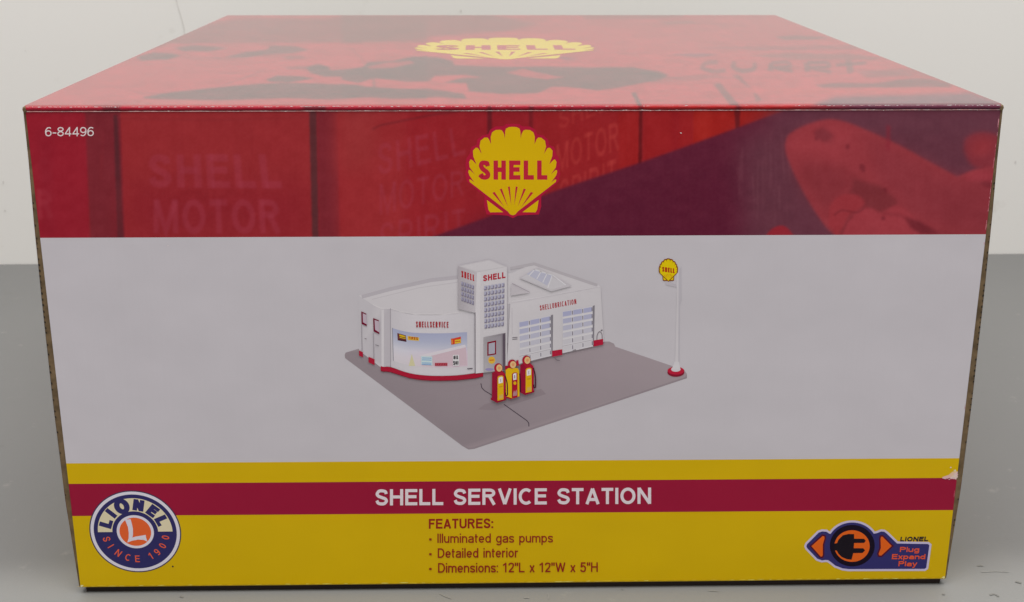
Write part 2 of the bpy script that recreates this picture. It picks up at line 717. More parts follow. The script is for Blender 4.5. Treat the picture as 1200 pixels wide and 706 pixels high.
def ftext(I, txt, bl, br, tl, col, wt=0.16, wx=1.0, track=0.10, italic=0.0):
    """text whose baseline runs bl->br and whose cap height is bl->tl, all as drawing points"""
    hgt = math.hypot(tl[0] - bl[0], tl[1] - bl[1])
    adv = text_width(txt, wt, wx, track)
    wpx = math.hypot(br[0] - bl[0], br[1] - bl[1])
    uy = (tl[0] - bl[0], tl[1] - bl[1])
    d = ((br[0] - bl[0]) / wpx, (br[1] - bl[1]) / wpx)
    width = wpx / hgt
    for _ in range(6):             # widen or narrow the letter shapes, not their stems
        got = text_width(txt, wt, wx, track)
        var = text_width(txt, wt, wx, 0) - sum(wt for c in txt if c in 'Iil:')
        wx = max(0.3, wx * (1 + (width - got) / max(var, .01)))
    I.text(txt, bl, (d[0] * hgt, d[1] * hgt), uy, col, wt, wx, track, width, italic)


# ---------------------------------------------------------------- soft photographic print
class Canvas:
    def __init__(s, x0, y0, wd, hg, scale, col):
        s.x0, s.y0, s.sc = x0, y0, scale
        s.a = np.zeros((int(hg * scale), int(wd * scale), 3))
        s.a[:] = np.array(col, float)

    def mask(s, pts, blur=0):
        P = np.array([((x - s.x0) * s.sc, (y - s.y0) * s.sc) for x, y in pts])
        pad = int(3 * blur * s.sc) + 3
        hh, ww = s.a.shape[:2]
        x0 = max(int(P[:, 0].min()) - pad, 0); x1 = min(int(P[:, 0].max()) + pad, ww)
        y0 = max(int(P[:, 1].min()) - pad, 0); y1 = min(int(P[:, 1].max()) + pad, hh)
        if x1 <= x0 or y1 <= y0:
            return None
        xs, ys = np.meshgrid(np.arange(x0, x1) + .5, np.arange(y0, y1) + .5)
        inside = np.zeros(xs.shape, bool)
        n = len(P)
        for i in range(n):
            xa, ya = P[i]; xb, yb = P[(i + 1) % n]
            if ya == yb:
                continue
            c = ((ya > ys) != (yb > ys)) & (xs < (xb - xa) * (ys - ya) / (yb - ya) + xa)
            inside ^= c
        m = inside.astype(float)
        m = blur2(m, max(blur * s.sc, 0.6))
        return m, x0, x1, y0, y1

    def poly(s, pts, col, alpha=1.0, blur=0.6):
        r = s.mask(pts, blur)
        if r is None:
            return
        m, x0, x1, y0, y1 = r
        m = (m * alpha)[..., None]
        s.a[y0:y1, x0:x1] = s.a[y0:y1, x0:x1] * (1 - m) + np.array(col, float) * m

    def line(s, pts, wd, col, alpha=1.0, blur=0.6):
        L, R = ribbon_sides(pts, wd)
        for i in range(len(L) - 1):
            pass
        s.poly(L + R[::-1], col, alpha, blur)

    def text(s, txt, bl, br, tl, tr, col, alpha, wt=0.18, track=0.12, blur=0.8):
        adv = text_width(txt, wt, 1.0, track)
        x = 0
        for ch in txt:
            st, a = glyph(ch, wt, 1.0)
            for poly, closed in st:
                L, R = ribbon_sides([(x + p[0], p[1]) for p in poly], wt, closed)

                def mp(p):
                    u, v = p[0] / adv, p[1]
                    return tuple((bl[k] * (1 - u) + br[k] * u) * (1 - v) + (tl[k] * (1 - u) + tr[k] * u) * v for k in (0, 1))
                if closed:
                    A = [mp(p) for p in L] ; B = [mp(p) for p in R]
                    s.poly(A + [A[0]] + [B[0]] + B[::-1], col, alpha, blur)
                else:
                    s.poly([mp(p) for p in L] + [mp(p) for p in R[::-1]], col, alpha, blur)
            x += a + track

    def sample(s, px, py):
        X = np.clip((px - s.x0) * s.sc - .5, 0, s.a.shape[1] - 1.001)
        Y = np.clip((py - s.y0) * s.sc - .5, 0, s.a.shape[0] - 1.001)
        xi, yi = X.astype(int), Y.astype(int)
        fx, fy = (X - xi)[..., None], (Y - yi)[..., None]
        A = s.a
        return (A[yi, xi] * (1 - fx) + A[yi, xi + 1] * fx) * (1 - fy) + (A[yi + 1, xi] * (1 - fx) + A[yi + 1, xi + 1] * fx) * fy


def blur2(m, sg):
    r = int(3 * sg) + 1
    k = np.exp(-0.5 * (np.arange(-r, r + 1) / sg) ** 2)
    k /= k.sum()
    if m.shape[0] < 3 or m.shape[1] < 3:
        return m
    p = np.pad(m, r, mode='edge')
    o = np.zeros((p.shape[0], m.shape[1]))
    for i, kk in enumerate(k):
        o += kk * p[:, i:i + m.shape[1]]
    q = np.zeros(m.shape)
    for i, kk in enumerate(k):
        q += kk * o[i:i + m.shape[0], :]
    return q


def smooth_noise(shape, cell, amp):
    gh, gw = int(shape[0] / cell[0]) + 3, int(shape[1] / cell[1]) + 3
    g = rng.rand(gh, gw) * 2 - 1
    y = np.linspace(0, gh - 2, shape[0]); x = np.linspace(0, gw - 2, shape[1])
    yi, xi = y.astype(int), x.astype(int)
    fy = y - yi; fx = x - xi
    fy = (fy * fy * (3 - 2 * fy))[:, None]; fx = (fx * fx * (3 - 2 * fx))[None]
    a = g[yi][:, xi]; b = g[yi][:, xi + 1]; c = g[yi + 1][:, xi]; d = g[yi + 1][:, xi + 1]
    return amp * ((a * (1 - fx) + b * fx) * (1 - fy) + (c * (1 - fx) + d * fx) * fy)


def grid(name, us, vs, to3, colfn, parent, m=PRINT):
    U, V = np.meshgrid(us, vs)
    C = colfn(U, V)
    nu, nv = len(us), len(vs)
    verts = [to3(u, v) for u, v in zip(U.ravel(), V.ravel())]
    idx = np.arange(nu * nv).reshape(nv, nu)
    f = np.stack([idx[:-1, :-1], idx[:-1, 1:], idx[1:, 1:], idx[1:, :-1]], -1).reshape(-1, 4)
    me = bpy.data.meshes.new(name)
    me.vertices.add(len(verts)); me.vertices.foreach_set('co', np.array(verts, np.float32).ravel())
    me.loops.add(f.size); me.loops.foreach_set('vertex_index', f.ravel().astype(np.int32))
    me.polygons.add(len(f)); me.polygons.foreach_set('loop_start', np.arange(0, f.size, 4, dtype=np.int32))
    me.update(calc_edges=True)
    at = me.color_attributes.new('ink', 'FLOAT_COLOR', 'POINT')
    c = np.ones((len(verts), 4), np.float32)
    c[:, :3] = ink(C.reshape(-1, 3))
    at.data.foreach_set('color', c.ravel())
    me.materials.append(m)
    me.validate()
    o = bpy.data.objects.new(name, me)
    sc.collection.objects.link(o)
    o.parent = parent
    return o


Rt = np.array(ROT.transposed())


def project(x, y, z):
    q = np.stack([x - CAM.x, y - CAM.y, z - CAM.z], 0)
    q = np.tensordot(Rt, q, 1)
    return 600 + FOC * q[0] / -q[2], 353 - FOC * q[1] / -q[2]


# ================================================================ the setting
wl, wr = ray(0, 310, 2, 0.0), ray(1200, 297.5, 2, 0.0)
dirw = (wr - wl).normalized()
mid = (wl + wr) / 2


def wall_pt(s, z, off=0.0):
    nrm = Vector((dirw.y, -dirw.x, 0))
    q = mid + dirw * s + nrm * off
    return (q.x, q.y, z)


wall = link('wall', [wall_pt(-1.6, -.02), wall_pt(1.6, -.02), wall_pt(1.6, 1.8), wall_pt(-1.6, 1.8),
                     wall_pt(-1.6, -.02, -.08), wall_pt(1.6, -.02, -.08), wall_pt(1.6, 1.8, -.08), wall_pt(-1.6, 1.8, -.08)],
            [(0, 1, 2, 3), (5, 4, 7, 6), (3, 2, 6, 7), (1, 5, 6, 2), (4, 0, 3, 7)], WALL)
tag(wall, kind='structure', label='plain off-white wall behind the box')

ty0 = -0.42
a0, a1 = wall_pt(-1.6, 0, .0006), wall_pt(1.6, 0, .0006)
tv = [(a0[0], a0[1], 0), (a1[0], a1[1], 0), (1.6, ty0, 0), (-1.6, ty0, 0)]
tv += [(x, y, -.03) for x, y, z in tv]
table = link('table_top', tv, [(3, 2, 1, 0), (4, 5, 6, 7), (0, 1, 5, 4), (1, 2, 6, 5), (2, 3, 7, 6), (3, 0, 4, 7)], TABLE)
tag(table, kind='structure', label='smooth grey table top under the box')


def wall_px(px, py, off=.0004):
    d = ROT @ Vector(((px - 600) / FOC, -(py - 353) / FOC, -1))
    nrm = Vector((dirw.y, -dirw.x, 0))
    t = (mid - CAM).dot(nrm) / d.dot(nrm)
    q = CAM + d * t + nrm * off
    return tuple(q)


cr = spline([(204, -12), (208, 6), (213, 22), (216, 36), (217, 48)], 5)
L_, R_ = ribbon_sides(cr, .8)
vv = [wall_px(*p) for p in L_ + R_]
n_ = len(L_)
link('hairline_scuff', vv, [(i, i + 1, n_ + i + 1, n_ + i) for i in range(n_ - 1)], SCUFF, wall)
for (cx, cy, rx, ry) in ((540, 13, 1.2, 1.6), (6, 247, 1.6, 1.2), (4, 214, .9, 2.4), (1190, 190, 1.1, 1.4), (30, 60, .8, .8)):
    e = [wall_px(cx + rx * math.cos(t) * random.uniform(.7, 1.2), cy + ry * math.sin(t) * random.uniform(.7, 1.2)) for t in [i * 6.283 / 9 for i in range(9)]]
    link('scuff_mark', e, [tuple(range(9))], SCUFF, wall)

PALE = mat('table_scratch', lambda nt, b: (setattr(b.inputs['Base Color'], 'default_value', (0.30, 0.298, 0.285, 1)), setattr(b.inputs['Roughness'], 'default_value', 0.8)))
GRIME = mat('table_grime', lambda nt, b: (setattr(b.inputs['Base Color'], 'default_value', (0.21, 0.208, 0.20, 1)), setattr(b.inputs['Roughness'], 'default_value', 0.7)))


def table_mark(name, pts, wd, m):
    P = [ray(x, y, 2, .0) for x, y in pts]
    L, R = ribbon_sides([(p.x, p.y) for p in P], wd)
    k = len(L)
    link(name, [(a, b_, .0003) for a, b_ in L + R], [(i, i + 1, k + i + 1, k + i) for i in range(k - 1)], m, table)


table_mark('scratch', [(515, 696.5), (522, 700), (529, 702.5)], .0004, PALE)
table_mark('scratch', [(614, 701.6), (617, 701), (620, 701.8)], .0007, PALE)
table_mark('scratch', [(1150, 671), (1168, 670.4), (1182, 671)], .0004, PALE)
table_mark('scratch', [(80, 450), (86, 446), (92, 441)], .0007, PALE)
table_mark('scratch', [(642, 696), (643, 703)], .0003, PALE)
table_mark('scratch', [(830, 693), (842, 694)], .0004, PALE)
table_mark('grime_spot', [(728, 691), (730.4, 692.4)], .0005, GRIME)
table_mark('grime_spot', [(211, 699.6), (214.6, 701)], .0008, GRIME)
table_mark('grime_spot', spline([(1160, 698), (1164, 697), (1168, 698), (1170, 700)], 4), .0009, GRIME)
table_mark('grime_spot', spline([(1146, 664), (1149, 663), (1152, 664.4)], 4), .0009, GRIME)
table_mark('grime_spot', [(1104, 697), (1107.5, 697.6)], .0009, GRIME)
table_mark('grime_spot', [(1190, 682), (1197, 684)], .0014, GRIME)

# ================================================================ the box
box = bpy.data.objects.new('cardboard_box', None)
sc.collection.objects.link(box)
box.empty_display_size = 0.05
tag(box, label='large glossy red, white and yellow printed cardboard box standing on a grey table', category='box')

RED, WHITE, YEL, CRIM = (146, 36, 42), (168, 164, 170), (178, 147, 0), (128, 26, 49)

# --- front panel: board plate + cut edges
hw = W / 2
zb = LIFT - .0006
def zline(pl, pr, u):
    a, b = F(pl), F(pr)
    return a[1] + (b[1] - a[1]) * (u - a[0]) / (b[0] - a[0])


def flat_front():
    """printed sheet of the front panel with its own slight curl at the lower fold"""
    bands = [((46, 279), (1155, 274.8)), ((78, 543.2), (1125, 537.2)), ((80.5, 567.3), (1122, 560.2)), ((85.5, 605.0), (1116.5, 598))]
    cols = [RED, WHITE, YEL, CRIM, YEL]
    us = np.linspace(-hw, hw, 25)
    v, f, c = [], [], []
    tops = [[ZF] * 25] + [[zline(a, b, u) for u in us] for a, b in bands]
    bots = tops[1:] + [[zb + .0010] * 25]
    for i in range(5):
        i0 = len(v)
        for u, t in zip(us, tops[i]):
            v.append((u, 0, t)); c.append(ink(cols[i]))
        for u, t in zip(us, bots[i]):
            v.append((u, 0, t)); c.append(ink(cols[i]))
        for j in range(24):
            f.append((i0 + 25 + j, i0 + 26 + j, i0 + 1 + j, i0 + j))
    # rounded lower fold
    prev = None
    for q in range(5):
        a = q / 4 * math.pi / 2
        i0 = len(v)
        for u in us:
            v.append((u, .0010 * (1 - math.cos(a)), zb + .0010 - .0010 * math.sin(a))); c.append(ink(YEL if q < 2 else (188, 158, 60)))
        if prev is not None:
            for j in range(24):
                f.append((i0 + j, i0 + j + 1, prev + j + 1, prev + j))
        prev = i0
    return v, f, c


v, f, c = flat_front()
front = link('front_panel', v, f, PRINT, box, c)
tag(front, label='printed front of the box with picture, title band and feature list')


def boxmesh(x0, x1, y0, y1, z0, z1, skip=()):
    vs = [(x0, y0, z0), (x1, y0, z0), (x1, y1, z0), (x0, y1, z0), (x0, y0, z1), (x1, y0, z1), (x1, y1, z1), (x0, y1, z1)]
    fs = {'b': (3, 2, 1, 0), 't': (4, 5, 6, 7), 'f': (0, 1, 5, 4), 'r': (1, 2, 6, 5), 'k': (2, 3, 7, 6), 'l': (3, 0, 4, 7)}
    return vs, [q for k_, q in fs.items() if k_ not in skip]


vs, fs = boxmesh(-hw, hw, .0002, .0030, zb + .0012, ZF - .0001)
link('panel_board', vs, fs, KRAFT, front)

# --- header photograph printed on the upper part of the front panel
cv = Canvas(18, 118, 1168, 170, 2.0, (143, 37, 43))
P_ = cv.poly
P_([(18, 118), (103, 118), (105, 285), (18, 285)], (140, 32, 44), 1, 1)
P_([(99, 118), (141, 118), (147, 285), (106, 285)], (116, 38, 46), 1, 1.2)
P_([(133, 135), (137.5, 135), (145.5, 285), (138, 285), (135, 200)], (86, 38, 44), 1, .9)
P_([(141, 118), (364, 118), (367, 285), (147, 285)], (143, 42, 46), 1, .9)
P_([(146, 215), (365, 215), (367, 285), (148, 285)], (132, 34, 42), .8, 16)
P_([(362, 118), (371, 118), (374, 285), (366, 285)], (88, 42, 46), 1, .9)
P_([(371, 118), (395, 118), (399, 285), (374, 285)], (118, 38, 46), 1, 1.2)
P_([(394, 118), (480, 118), (478, 285), (398, 285)], (146, 42, 46), 1, 6)
P_([(395, 118), (440, 118), (440, 200), (395, 200)], (146, 48, 50), .8, 10)
P_([(478, 118), (575, 118), (575, 285), (478, 285)], (142, 35, 41), 1, 8)
P_([(545, 118), (640, 118), (640, 285), (545, 285)], (140, 33, 40), 1, 4)
P_([(571, 118), (576.5, 118), (576.5, 160), (571, 160)], (92, 30, 36), .8, .8)
P_([(620, 118), (625, 118), (625, 155), (620, 155)], (98, 28, 34), .8, .8)
P_([(626, 118), (750, 118), (750, 285), (626, 285)], (142, 34, 38), 1, 5)
P_([(725, 118), (750, 118), (750, 285), (725, 285)], (148, 33, 34), .8, 2)
P_([(749, 118), (753.5, 118), (752, 200), (748, 200)], (98, 26, 30), .95, .7)
P_([(754, 118), (812, 118), (812, 200), (754, 200)], (144, 33, 36), 1, 1)
P_([(812, 118), (930, 118), (900, 180), (812, 180)], (150, 34, 32), 1, 1)
P_([(786, 118), (797, 118), (797, 180), (786, 180)], (138, 30, 36), .6, 2)
P_([(860, 126), (868, 118), (866.5, 152), (862.5, 158)], (98, 28, 32), .9, .7)
P_([(818, 118), (834, 118), (832, 168), (816, 168)], (190, 60, 50), .18, 3)
# long faint dark diagonal and rim lines of the cans
cv.line([(436, 152), (446, 147), (500, 136), (540, 130)], 2.0, (100, 34, 40), .6, 1.0)
cv.line([(140, 139), (250, 141), (360, 138)], 1.6, (120, 38, 44), .4, 1.2)
# embossed lettering of the oil cans
TXT = (150, 52, 66)
cv.text('SHELL', (174, 220), (331, 221), (174, 181), (326, 181), TXT, .50, .21, .16, 1.1)
cv.text('MOTOR', (180, 274), (330, 274), (180, 234), (327, 234), TXT, .50, .19, .14, 1.1)
cv.text('SHELL', (443, 206), (546, 181), (443, 169), (540, 148), TXT, .42, .16, .20, .9)
cv.text('MOTOR', (445, 252), (544, 229), (445, 216), (544, 199), TXT, .42, .14, .16, .9)
cv.text('SPIRIT', (445, 300), (546, 279), (445, 262), (545, 244), TXT, .42, .14, .20, .9)
cv.text('MOTOR', (652, 201), (726, 176), (652, 170), (725, 142), (178, 62, 58), .38, .15, .16, .9)
cv.text('SPIRIT', (655, 243), (722, 224), (656, 212), (722, 186), (178, 62, 58), .38, .15, .20, .9)
cv.text('SHELL', (655, 152), (726, 124), (655, 130), (725, 104), (178, 62, 58), .32, .15, .16, .9)
cv.text('R', (45, 258), (63, 256), (43, 222), (60, 222), (158, 52, 64), .55, .22, .1, 1.4)
cv.text('S', (44, 214), (60, 214), (43, 186), (58, 186), (150, 46, 58), .35, .22, .1, 1.8)
cv.line([(52, 150), (56, 278)], 14, (128, 30, 42), .5, 5)
# fine streaks
for _ in range(60):
    x = random.uniform(30, 900); y = random.uniform(120, 250)
    cv.line([(x, y), (x + random.uniform(-2, 2), y + random.uniform(12, 50))], random.uniform(.8, 2.5),
            random.choice([(158, 50, 54), (120, 32, 38)]), random.uniform(.06, .18), 1.2)
# purple field
PUR = [(504, 279), (577, 252.5), (653, 223), (747, 192), (798, 174), (860, 151.5), (918, 130), (940, 116), (1190, 116), (1190, 290), (500, 290)]
P_(PUR, (90, 32, 49), 1, 1.3)
P_([(865, 165), (930, 130), (1190, 120), (1190, 290), (870, 290)], (97, 50, 62), .95, 14)
P_([(560, 262), (700, 225), (860, 200), (860, 290), (540, 290)], (86, 28, 46), .6, 14)
P_([(900, 126), (1180, 122), (1180, 160), (1000, 150), (900, 150)], (100, 56, 68), .55, 10)
for _ in range(26):  # faint vertical reflections painted into the print colour
    x = random.uniform(862, 925); y = random.uniform(150, 220)
    cv.line([(x, y), (x + random.uniform(-1, 3), y + random.uniform(25, 70))], random.uniform(.8, 2.2), (122, 68, 78), random.uniform(.10, .28), 1.0)


def c3(pts, ox=800, oy=120, s=3.0):
    return [(ox + x / s, oy + y / s) for x, y in pts]


def rc(c_):
    return c_


NZ = (142, 52, 59)
P_(c3(spline([(360, 150), (372, 115), (415, 88), (470, 68), (520, 60), (575, 70), (640, 95), (760, 150), (860, 205), (965, 262)], 4)
      + spline([(968, 262), (1020, 240), (1070, 228), (1130, 222)], 4)
      + [(1140, 480), (545, 480)] + spline([(540, 470), (505, 440), (450, 360), (400, 268), (366, 190), (360, 150)], 4)), NZ, 1, 1.5)
P_(c3([(370, 150), (430, 95), (520, 70), (600, 95), (560, 200), (430, 220)]), (150, 55, 62), .7, 5)
P_(c3([(640, 110), (960, 270), (1110, 240), (1110, 460), (800, 400), (690, 280)]), (134, 50, 58), .8, 7)
P_(c3([(460, 105), (492, 90), (530, 118), (500, 140), (470, 125)]), (122, 46, 54), .8, 1.4)
P_(c3([(430, 200), (560, 230), (620, 262), (560, 330), (520, 400), (450, 330), (400, 250)]), (126, 46, 53), .8, 7)
P_(c3([(600, 268), (690, 292), (745, 335), (760, 352), (730, 375), (690, 388), (640, 370), (600, 388), (572, 430), (556, 462), (526, 450), (512, 400), (530, 350), (590, 318)]), (114, 44, 50), .8, 2.2)
P_(c3(spline([(512, 430), (520, 360), (560, 326), (610, 325), (640, 352), (620, 378), (588, 395), (566, 440), (540, 470)], 4)), (150, 50, 57), .85, 1.5)
P_(c3(spline([(556, 480), (576, 420), (610, 384), (660, 372), (700, 392), (740, 366), (790, 380), (830, 430), (860, 480)], 4)), (150, 54, 62), .85, 1.6)
P_(c3([(780, 405), (835, 420), (880, 448), (912, 464), (840, 466), (800, 440)]), (104, 36, 44), .8, 1.6)
P_(c3([(1045, 282), (1095, 265), (1095, 305), (1070, 300)]), (112, 40, 48), .8, 1.6)
P_(c3(spline([(988, 170), (994, 130), (1030, 108), (1080, 108), (1115, 130), (1115, 232), (1050, 236), (1010, 214), (988, 170)], 4)), (134, 48, 56), .85, 2.4)
P_(c3([(1010, 150), (1045, 125), (1090, 132), (1085, 175), (1045, 192), (1015, 182)]), (146, 50, 56), .7, 4)
P_(c3(spline([(985, 262), (1030, 240), (1090, 250), (1110, 262), (1100, 280), (1000, 276)], 3)), (156, 56, 66), .6, 2)
for (x, y, r_) in ((580, 157, 9), (630, 228, 12), (712, 310, 10), (706, 408, 8), (470, 128, 8), (636, 240, 7)):
    P_(c3([(x + r_ * math.cos(t) * random.uniform(.6, 1.2), y + r_ * math.sin(t)) for t in [i * .785 for i in range(8)]]), (110, 38, 46), .7, 1)
P_(c3([(717, 78), (730, 85), (728, 170), (716, 170)]), (130, 40, 52), .7, 1.6)
P_(c3(spline([(288, 475), (310, 448), (340, 434), (365, 440), (392, 470)], 4) + [(392, 490), (288, 490)]), (138, 38, 48), 1, 1)
P_(c3([(470, 90), (500, 84), (538, 120), (520, 150), (470, 132)]), (122, 48, 55), .5, 3)
cv.line(c3(spline([(470, 130), (500, 152), (560, 120), (600, 100)], 4)), 2.2, (156, 58, 66), .35, 2)
cv.line(c3(spline([(532, 398), (560, 380), (610, 388), (640, 372)], 4)), 1.4, (104, 38, 45), .7, 1)
cv.line(c3(spline([(556, 470), (580, 420), (600, 398)], 4)), 1.4, (106, 40, 46), .7, 1.2)
cv.line(c3(spline([(700, 392), (770, 400), (860, 440), (960, 468)], 4)), 2.0, (112, 40, 48), .5, 1.6)
cv.line(c3(spline([(970, 264), (1010, 250), (1060, 236), (1100, 232)], 4)), 1.6, (158, 60, 68), .5, 1.4)
P_(c3([(820, 300), (1000, 330), (1110, 320), (1110, 470), (900, 470)]), (124, 44, 52), .5, 12)
cv.a += smooth_noise(cv.a.shape[:2], (18, 22), 3.0)[..., None] * np.array([1, .55, .6])
cv.a += smooth_noise(cv.a.shape[:2], (60, 4), .9)[..., None] * np.array([1, .6, .6])
cv.a += smooth_noise(cv.a.shape[:2], (4, 5), 1.6)[..., None]
cv.a *= np.array([.93, .98, .98])


def head_cols(U, V):
    px, py = project(U, np.zeros_like(U), V)
    return cv.sample(px, py)


nv = 122
zt_l = lambda u: zline((46, 279), (1155, 274.8), u)
us = np.linspace(-hw, hw, 900)
U, S = np.meshgrid(us, np.linspace(0, 1, nv))
zb_u = np.array([zt_l(u) for u in us])


def head_v(u, s_):
    return zb_u_of(u) + (ZF - zb_u_of(u)) * s_


def zb_u_of(u):
    return zt_l(-hw) + (zt_l(hw) - zt_l(-hw)) * (u + hw) / W


grid('header_photo', us, np.linspace(0, 1, nv), lambda u, s_: (u, -4 * STEP, head_v(u, s_)),
     lambda U, S: head_cols(U, zb_u_of(U) + (ZF - zb_u_of(U)) * S), front)

# --- scallop emblem (drawn once, printed on the front and on the lid)
EM = lambda x, y: ((x - 418) / 308.0, (y - 355) / 308.0)
half = [(418, 52), (392, 54), (372, 64), (366, 82), (363, 132), (357, 100), (345, 78), (330, 72), (300, 74), (276, 90), (266, 122), (268, 172),
        (254, 138), (243, 126), (222, 127), (196, 148), (189, 188), (203, 239), (184, 206), (176, 197), (163, 196), (144, 216), (146, 254), (167, 310),
        (140, 282), (128, 276), (117, 294), (121, 330), (155, 379), (124, 350), (114, 350), (112, 364), (120, 388), (153, 434), (126, 414), (118, 416), (122, 432), (385, 636), (400, 655), (418, 661)]


def emblem(I, cx, cy, sx, sy, red=(160, 34, 52), halo=(150, 28, 52), yel=(184, 150, 4), small=False, txt=True, halo_w=1.0, rays=True):
    M = lambda p: (cx + (p[0] - 418) / 308.0 * sx, cy + (p[1] - 355) / 308.0 * sy)
    full = half + [(836 - x, y) for x, y in half[-2:0:-1]]
    if halo_w > 0:
        env = [(418, 30), (372, 34), (352, 48), (300, 50), (262, 72), (248, 104), (208, 110), (174, 140), (168, 176), (132, 190), (120, 240), (100, 268),
               (92, 310), (96, 350), (90, 376), (102, 430), (150, 470), (222, 530), (222, 600), (238, 656), (330, 660), (385, 664), (418, 682)]
        env = [(418 + (x - 418) * (1 + .02 * (halo_w - 1)), 355 + (y - 355) * (1 + .02 * (halo_w - 1))) for x, y in env]
        I.poly([M(p) for p in env + [(836 - x, y) for x, y in env[-2:0:-1]]], halo)
    b_ = [(240, 556), (352, 640), (262, 641), (250, 622)]
    I.poly([M(p) for p in b_], yel)
    I.poly([M((836 - x, y)) for x, y in b_], yel, k=I.k)
    I.poly([M(p) for p in full], yel)
    if rays:
        for q in ([(277, 507), (293, 500), (361, 606)], [(328, 482), (343, 477), (384, 601)], [(384, 465), (398, 463), (408, 594)]):
            I.poly([M(p) for p in q], red, k=I.k + 1)
            I.poly([M((836 - x, y)) for x, y in q], red, k=I.k + 1)
        I.k += 1
    if txt:
        ftext(I, 'SHELL', M((183, 416)), M((656, 416)), M((183, 284)), red, .235, .95, .17)


I = Ink(base=20)
emblem(I, 600.9, 200.4, 52.4, 52.4)
I.build('scallop_emblem', front)

# --- item number
I = Ink(base=20)
ftext(I, '6-84496', (53, 160), (110, 159.8), (53, 149.2), (194, 178, 181), .12, .95, .11)
I.build('item_number', front)

# --- title and feature list
I = Ink(base=20)
ftext(I, 'SHELL SERVICE STATION', (440, 592.6), (763, 590.6), (440, 573.6), (192, 180, 187), .188, .95, .125)
I.build('title_lettering', front)
I = Ink(base=20)
MR = (124, 34, 28)
ftext(I, 'FEATURES:', (502.5, 619.8), (578, 619.2), (502.5, 608.3), MR, .19, .92, .10)
ftext(I, 'Illuminated gas pumps', (512.6, 636.4), (648, 635.9), (512.6, 625.5), MR, .138, .92, .10)
ftext(I, 'Detailed interior', (513.0, 653.9), (607, 653.3), (513.0, 642.7), MR, .138, .92, .10)
ftext(I, 'Dimensions: 12"L x 12"W x 5"H', (513.4, 671.2), (700.5, 670.3), (513.4, 659.9), MR, .138, .92, .09)
for y in (632.2, 649.6, 666.8):
    I.quad([(503.0, y - 1.3), (505.8, y - 1.3), (505.8, y + 1.2), (503.0, y + 1.2)], MR, k=I.k)
I.build('feature_list', front)

# --- round badge, drawn in face millimetres
bc = F((158.6, 623.4))
RB = 0.01855
Bm = lambda p: (bc[0] + p[0] * RB, bc[1] + p[1] * RB)
I = Ink(mp=Bm, base=20)
NAVY, CREAM, ORG, WH = (44, 42, 84), (186, 176, 150), (206, 84, 44), (184, 180, 194)
I.ellipse(0, 0, 1, 1, (52, 44, 70), 72)
I.ellipse(0, 0, .975, .975, WH, 72)
I.ellipse(0, 0, .905, .905, NAVY, 72)
I.ellipse(0, 0, .815, .815, CREAM, 48, a0=0, a1=180, hole=.50)
I.ellipse(0, 0, .50, .50, NAVY, 48)
I.ellipse(0, 0, .405, .405, WH, 48)
I.ellipse(0, 0, .345, .345, ORG, 48)


def ring_letter(I, ch, ang, r0, hgt, col, wt, bottom=False, sxx=1.0):
    t = math.radians(ang)
    d = np.array((math.cos(t), math.sin(t)))
    upv = -d if bottom else d
    rt = np.array((upv[1], -upv[0]))
    st, a = glyph(ch, wt, 1.0)
    org = d * r0 - upv * hgt / 2 - rt * (a * hgt * sxx) / 2
    I.text(ch, tuple(org), tuple(rt * hgt * sxx), tuple(upv * hgt), col, wt, 1.0, 0.0)


k0 = I.k
for ch, a_, r_, sx_, hh_ in (('L', 161, .655, 1.3, .275), ('I', 137, .665, 1.0, .275), ('O', 111, .665, 1.12, .37), ('N', 79, .655, 1.2, .275), ('E', 50, .655, 1.2, .275), ('L', 24, .655, 1.3, .275)):
    I.k = k0
    ring_letter(I, ch, a_, r_, hh_, NAVY, .30 if ch != 'I' else .36, False, sx_)
k0 += 6
for ch, a_ in (('S', 195), ('I', 211.5), ('N', 231), ('C', 251), ('E', 269), ('1', 296), ('9', 311), ('0', 328.5), ('0', 347.5)):
    I.k = k0
    ring_letter(I, ch, a_, .665, .165, (204, 80, 54), .15, True, .95)
I.k = k0 + 6
bl_ = [(-.20, .30), (-.075, .31), (-.06, .22), (-.045, .08), (-.055, -.06), (-.075, -.14), (.0, -.115), (.10, -.10), (.22, -.075), (.225, -.15), (.245, -.245),
       (.17, -.20), (.05, -.19), (-.08, -.215), (-.20, -.26), (-.16, -.16), (-.145, -.02), (-.15, .12), (-.18, .23)]
I.poly(bl_, WH)
I.build('round_badge', front)
I = Ink(mp=Bm, base=20)
I.ellipse(.75, -.865, .022, .022, (60, 40, 40), 12)
I.build('badge_dot', front)

# --- plug badge (drawing units of the enlarged view)
Pm = lambda p: F((935 + p[0] / 7.06, 600 + p[1] / 7.06))
I = Ink(mp=Pm, base=20)
LAV, NV2, BLK, OR2, RD2 = (168, 160, 186), (46, 44, 92), (28, 24, 30), (206, 84, 30), (205, 76, 48)


def grow(pts, d):
    L, R = ribbon_sides(pts, 2 * d, True)
    A = abs(sum(L[i][0] * L[(i + 1) % len(L)][1] - L[(i + 1) % len(L)][0] * L[i][1] for i in range(len(L))))
    B = abs(sum(R[i][0] * R[(i + 1) % len(R)][1] - R[(i + 1) % len(R)][0] * R[i][1] for i in range(len(R))))
    return L if A > B else R


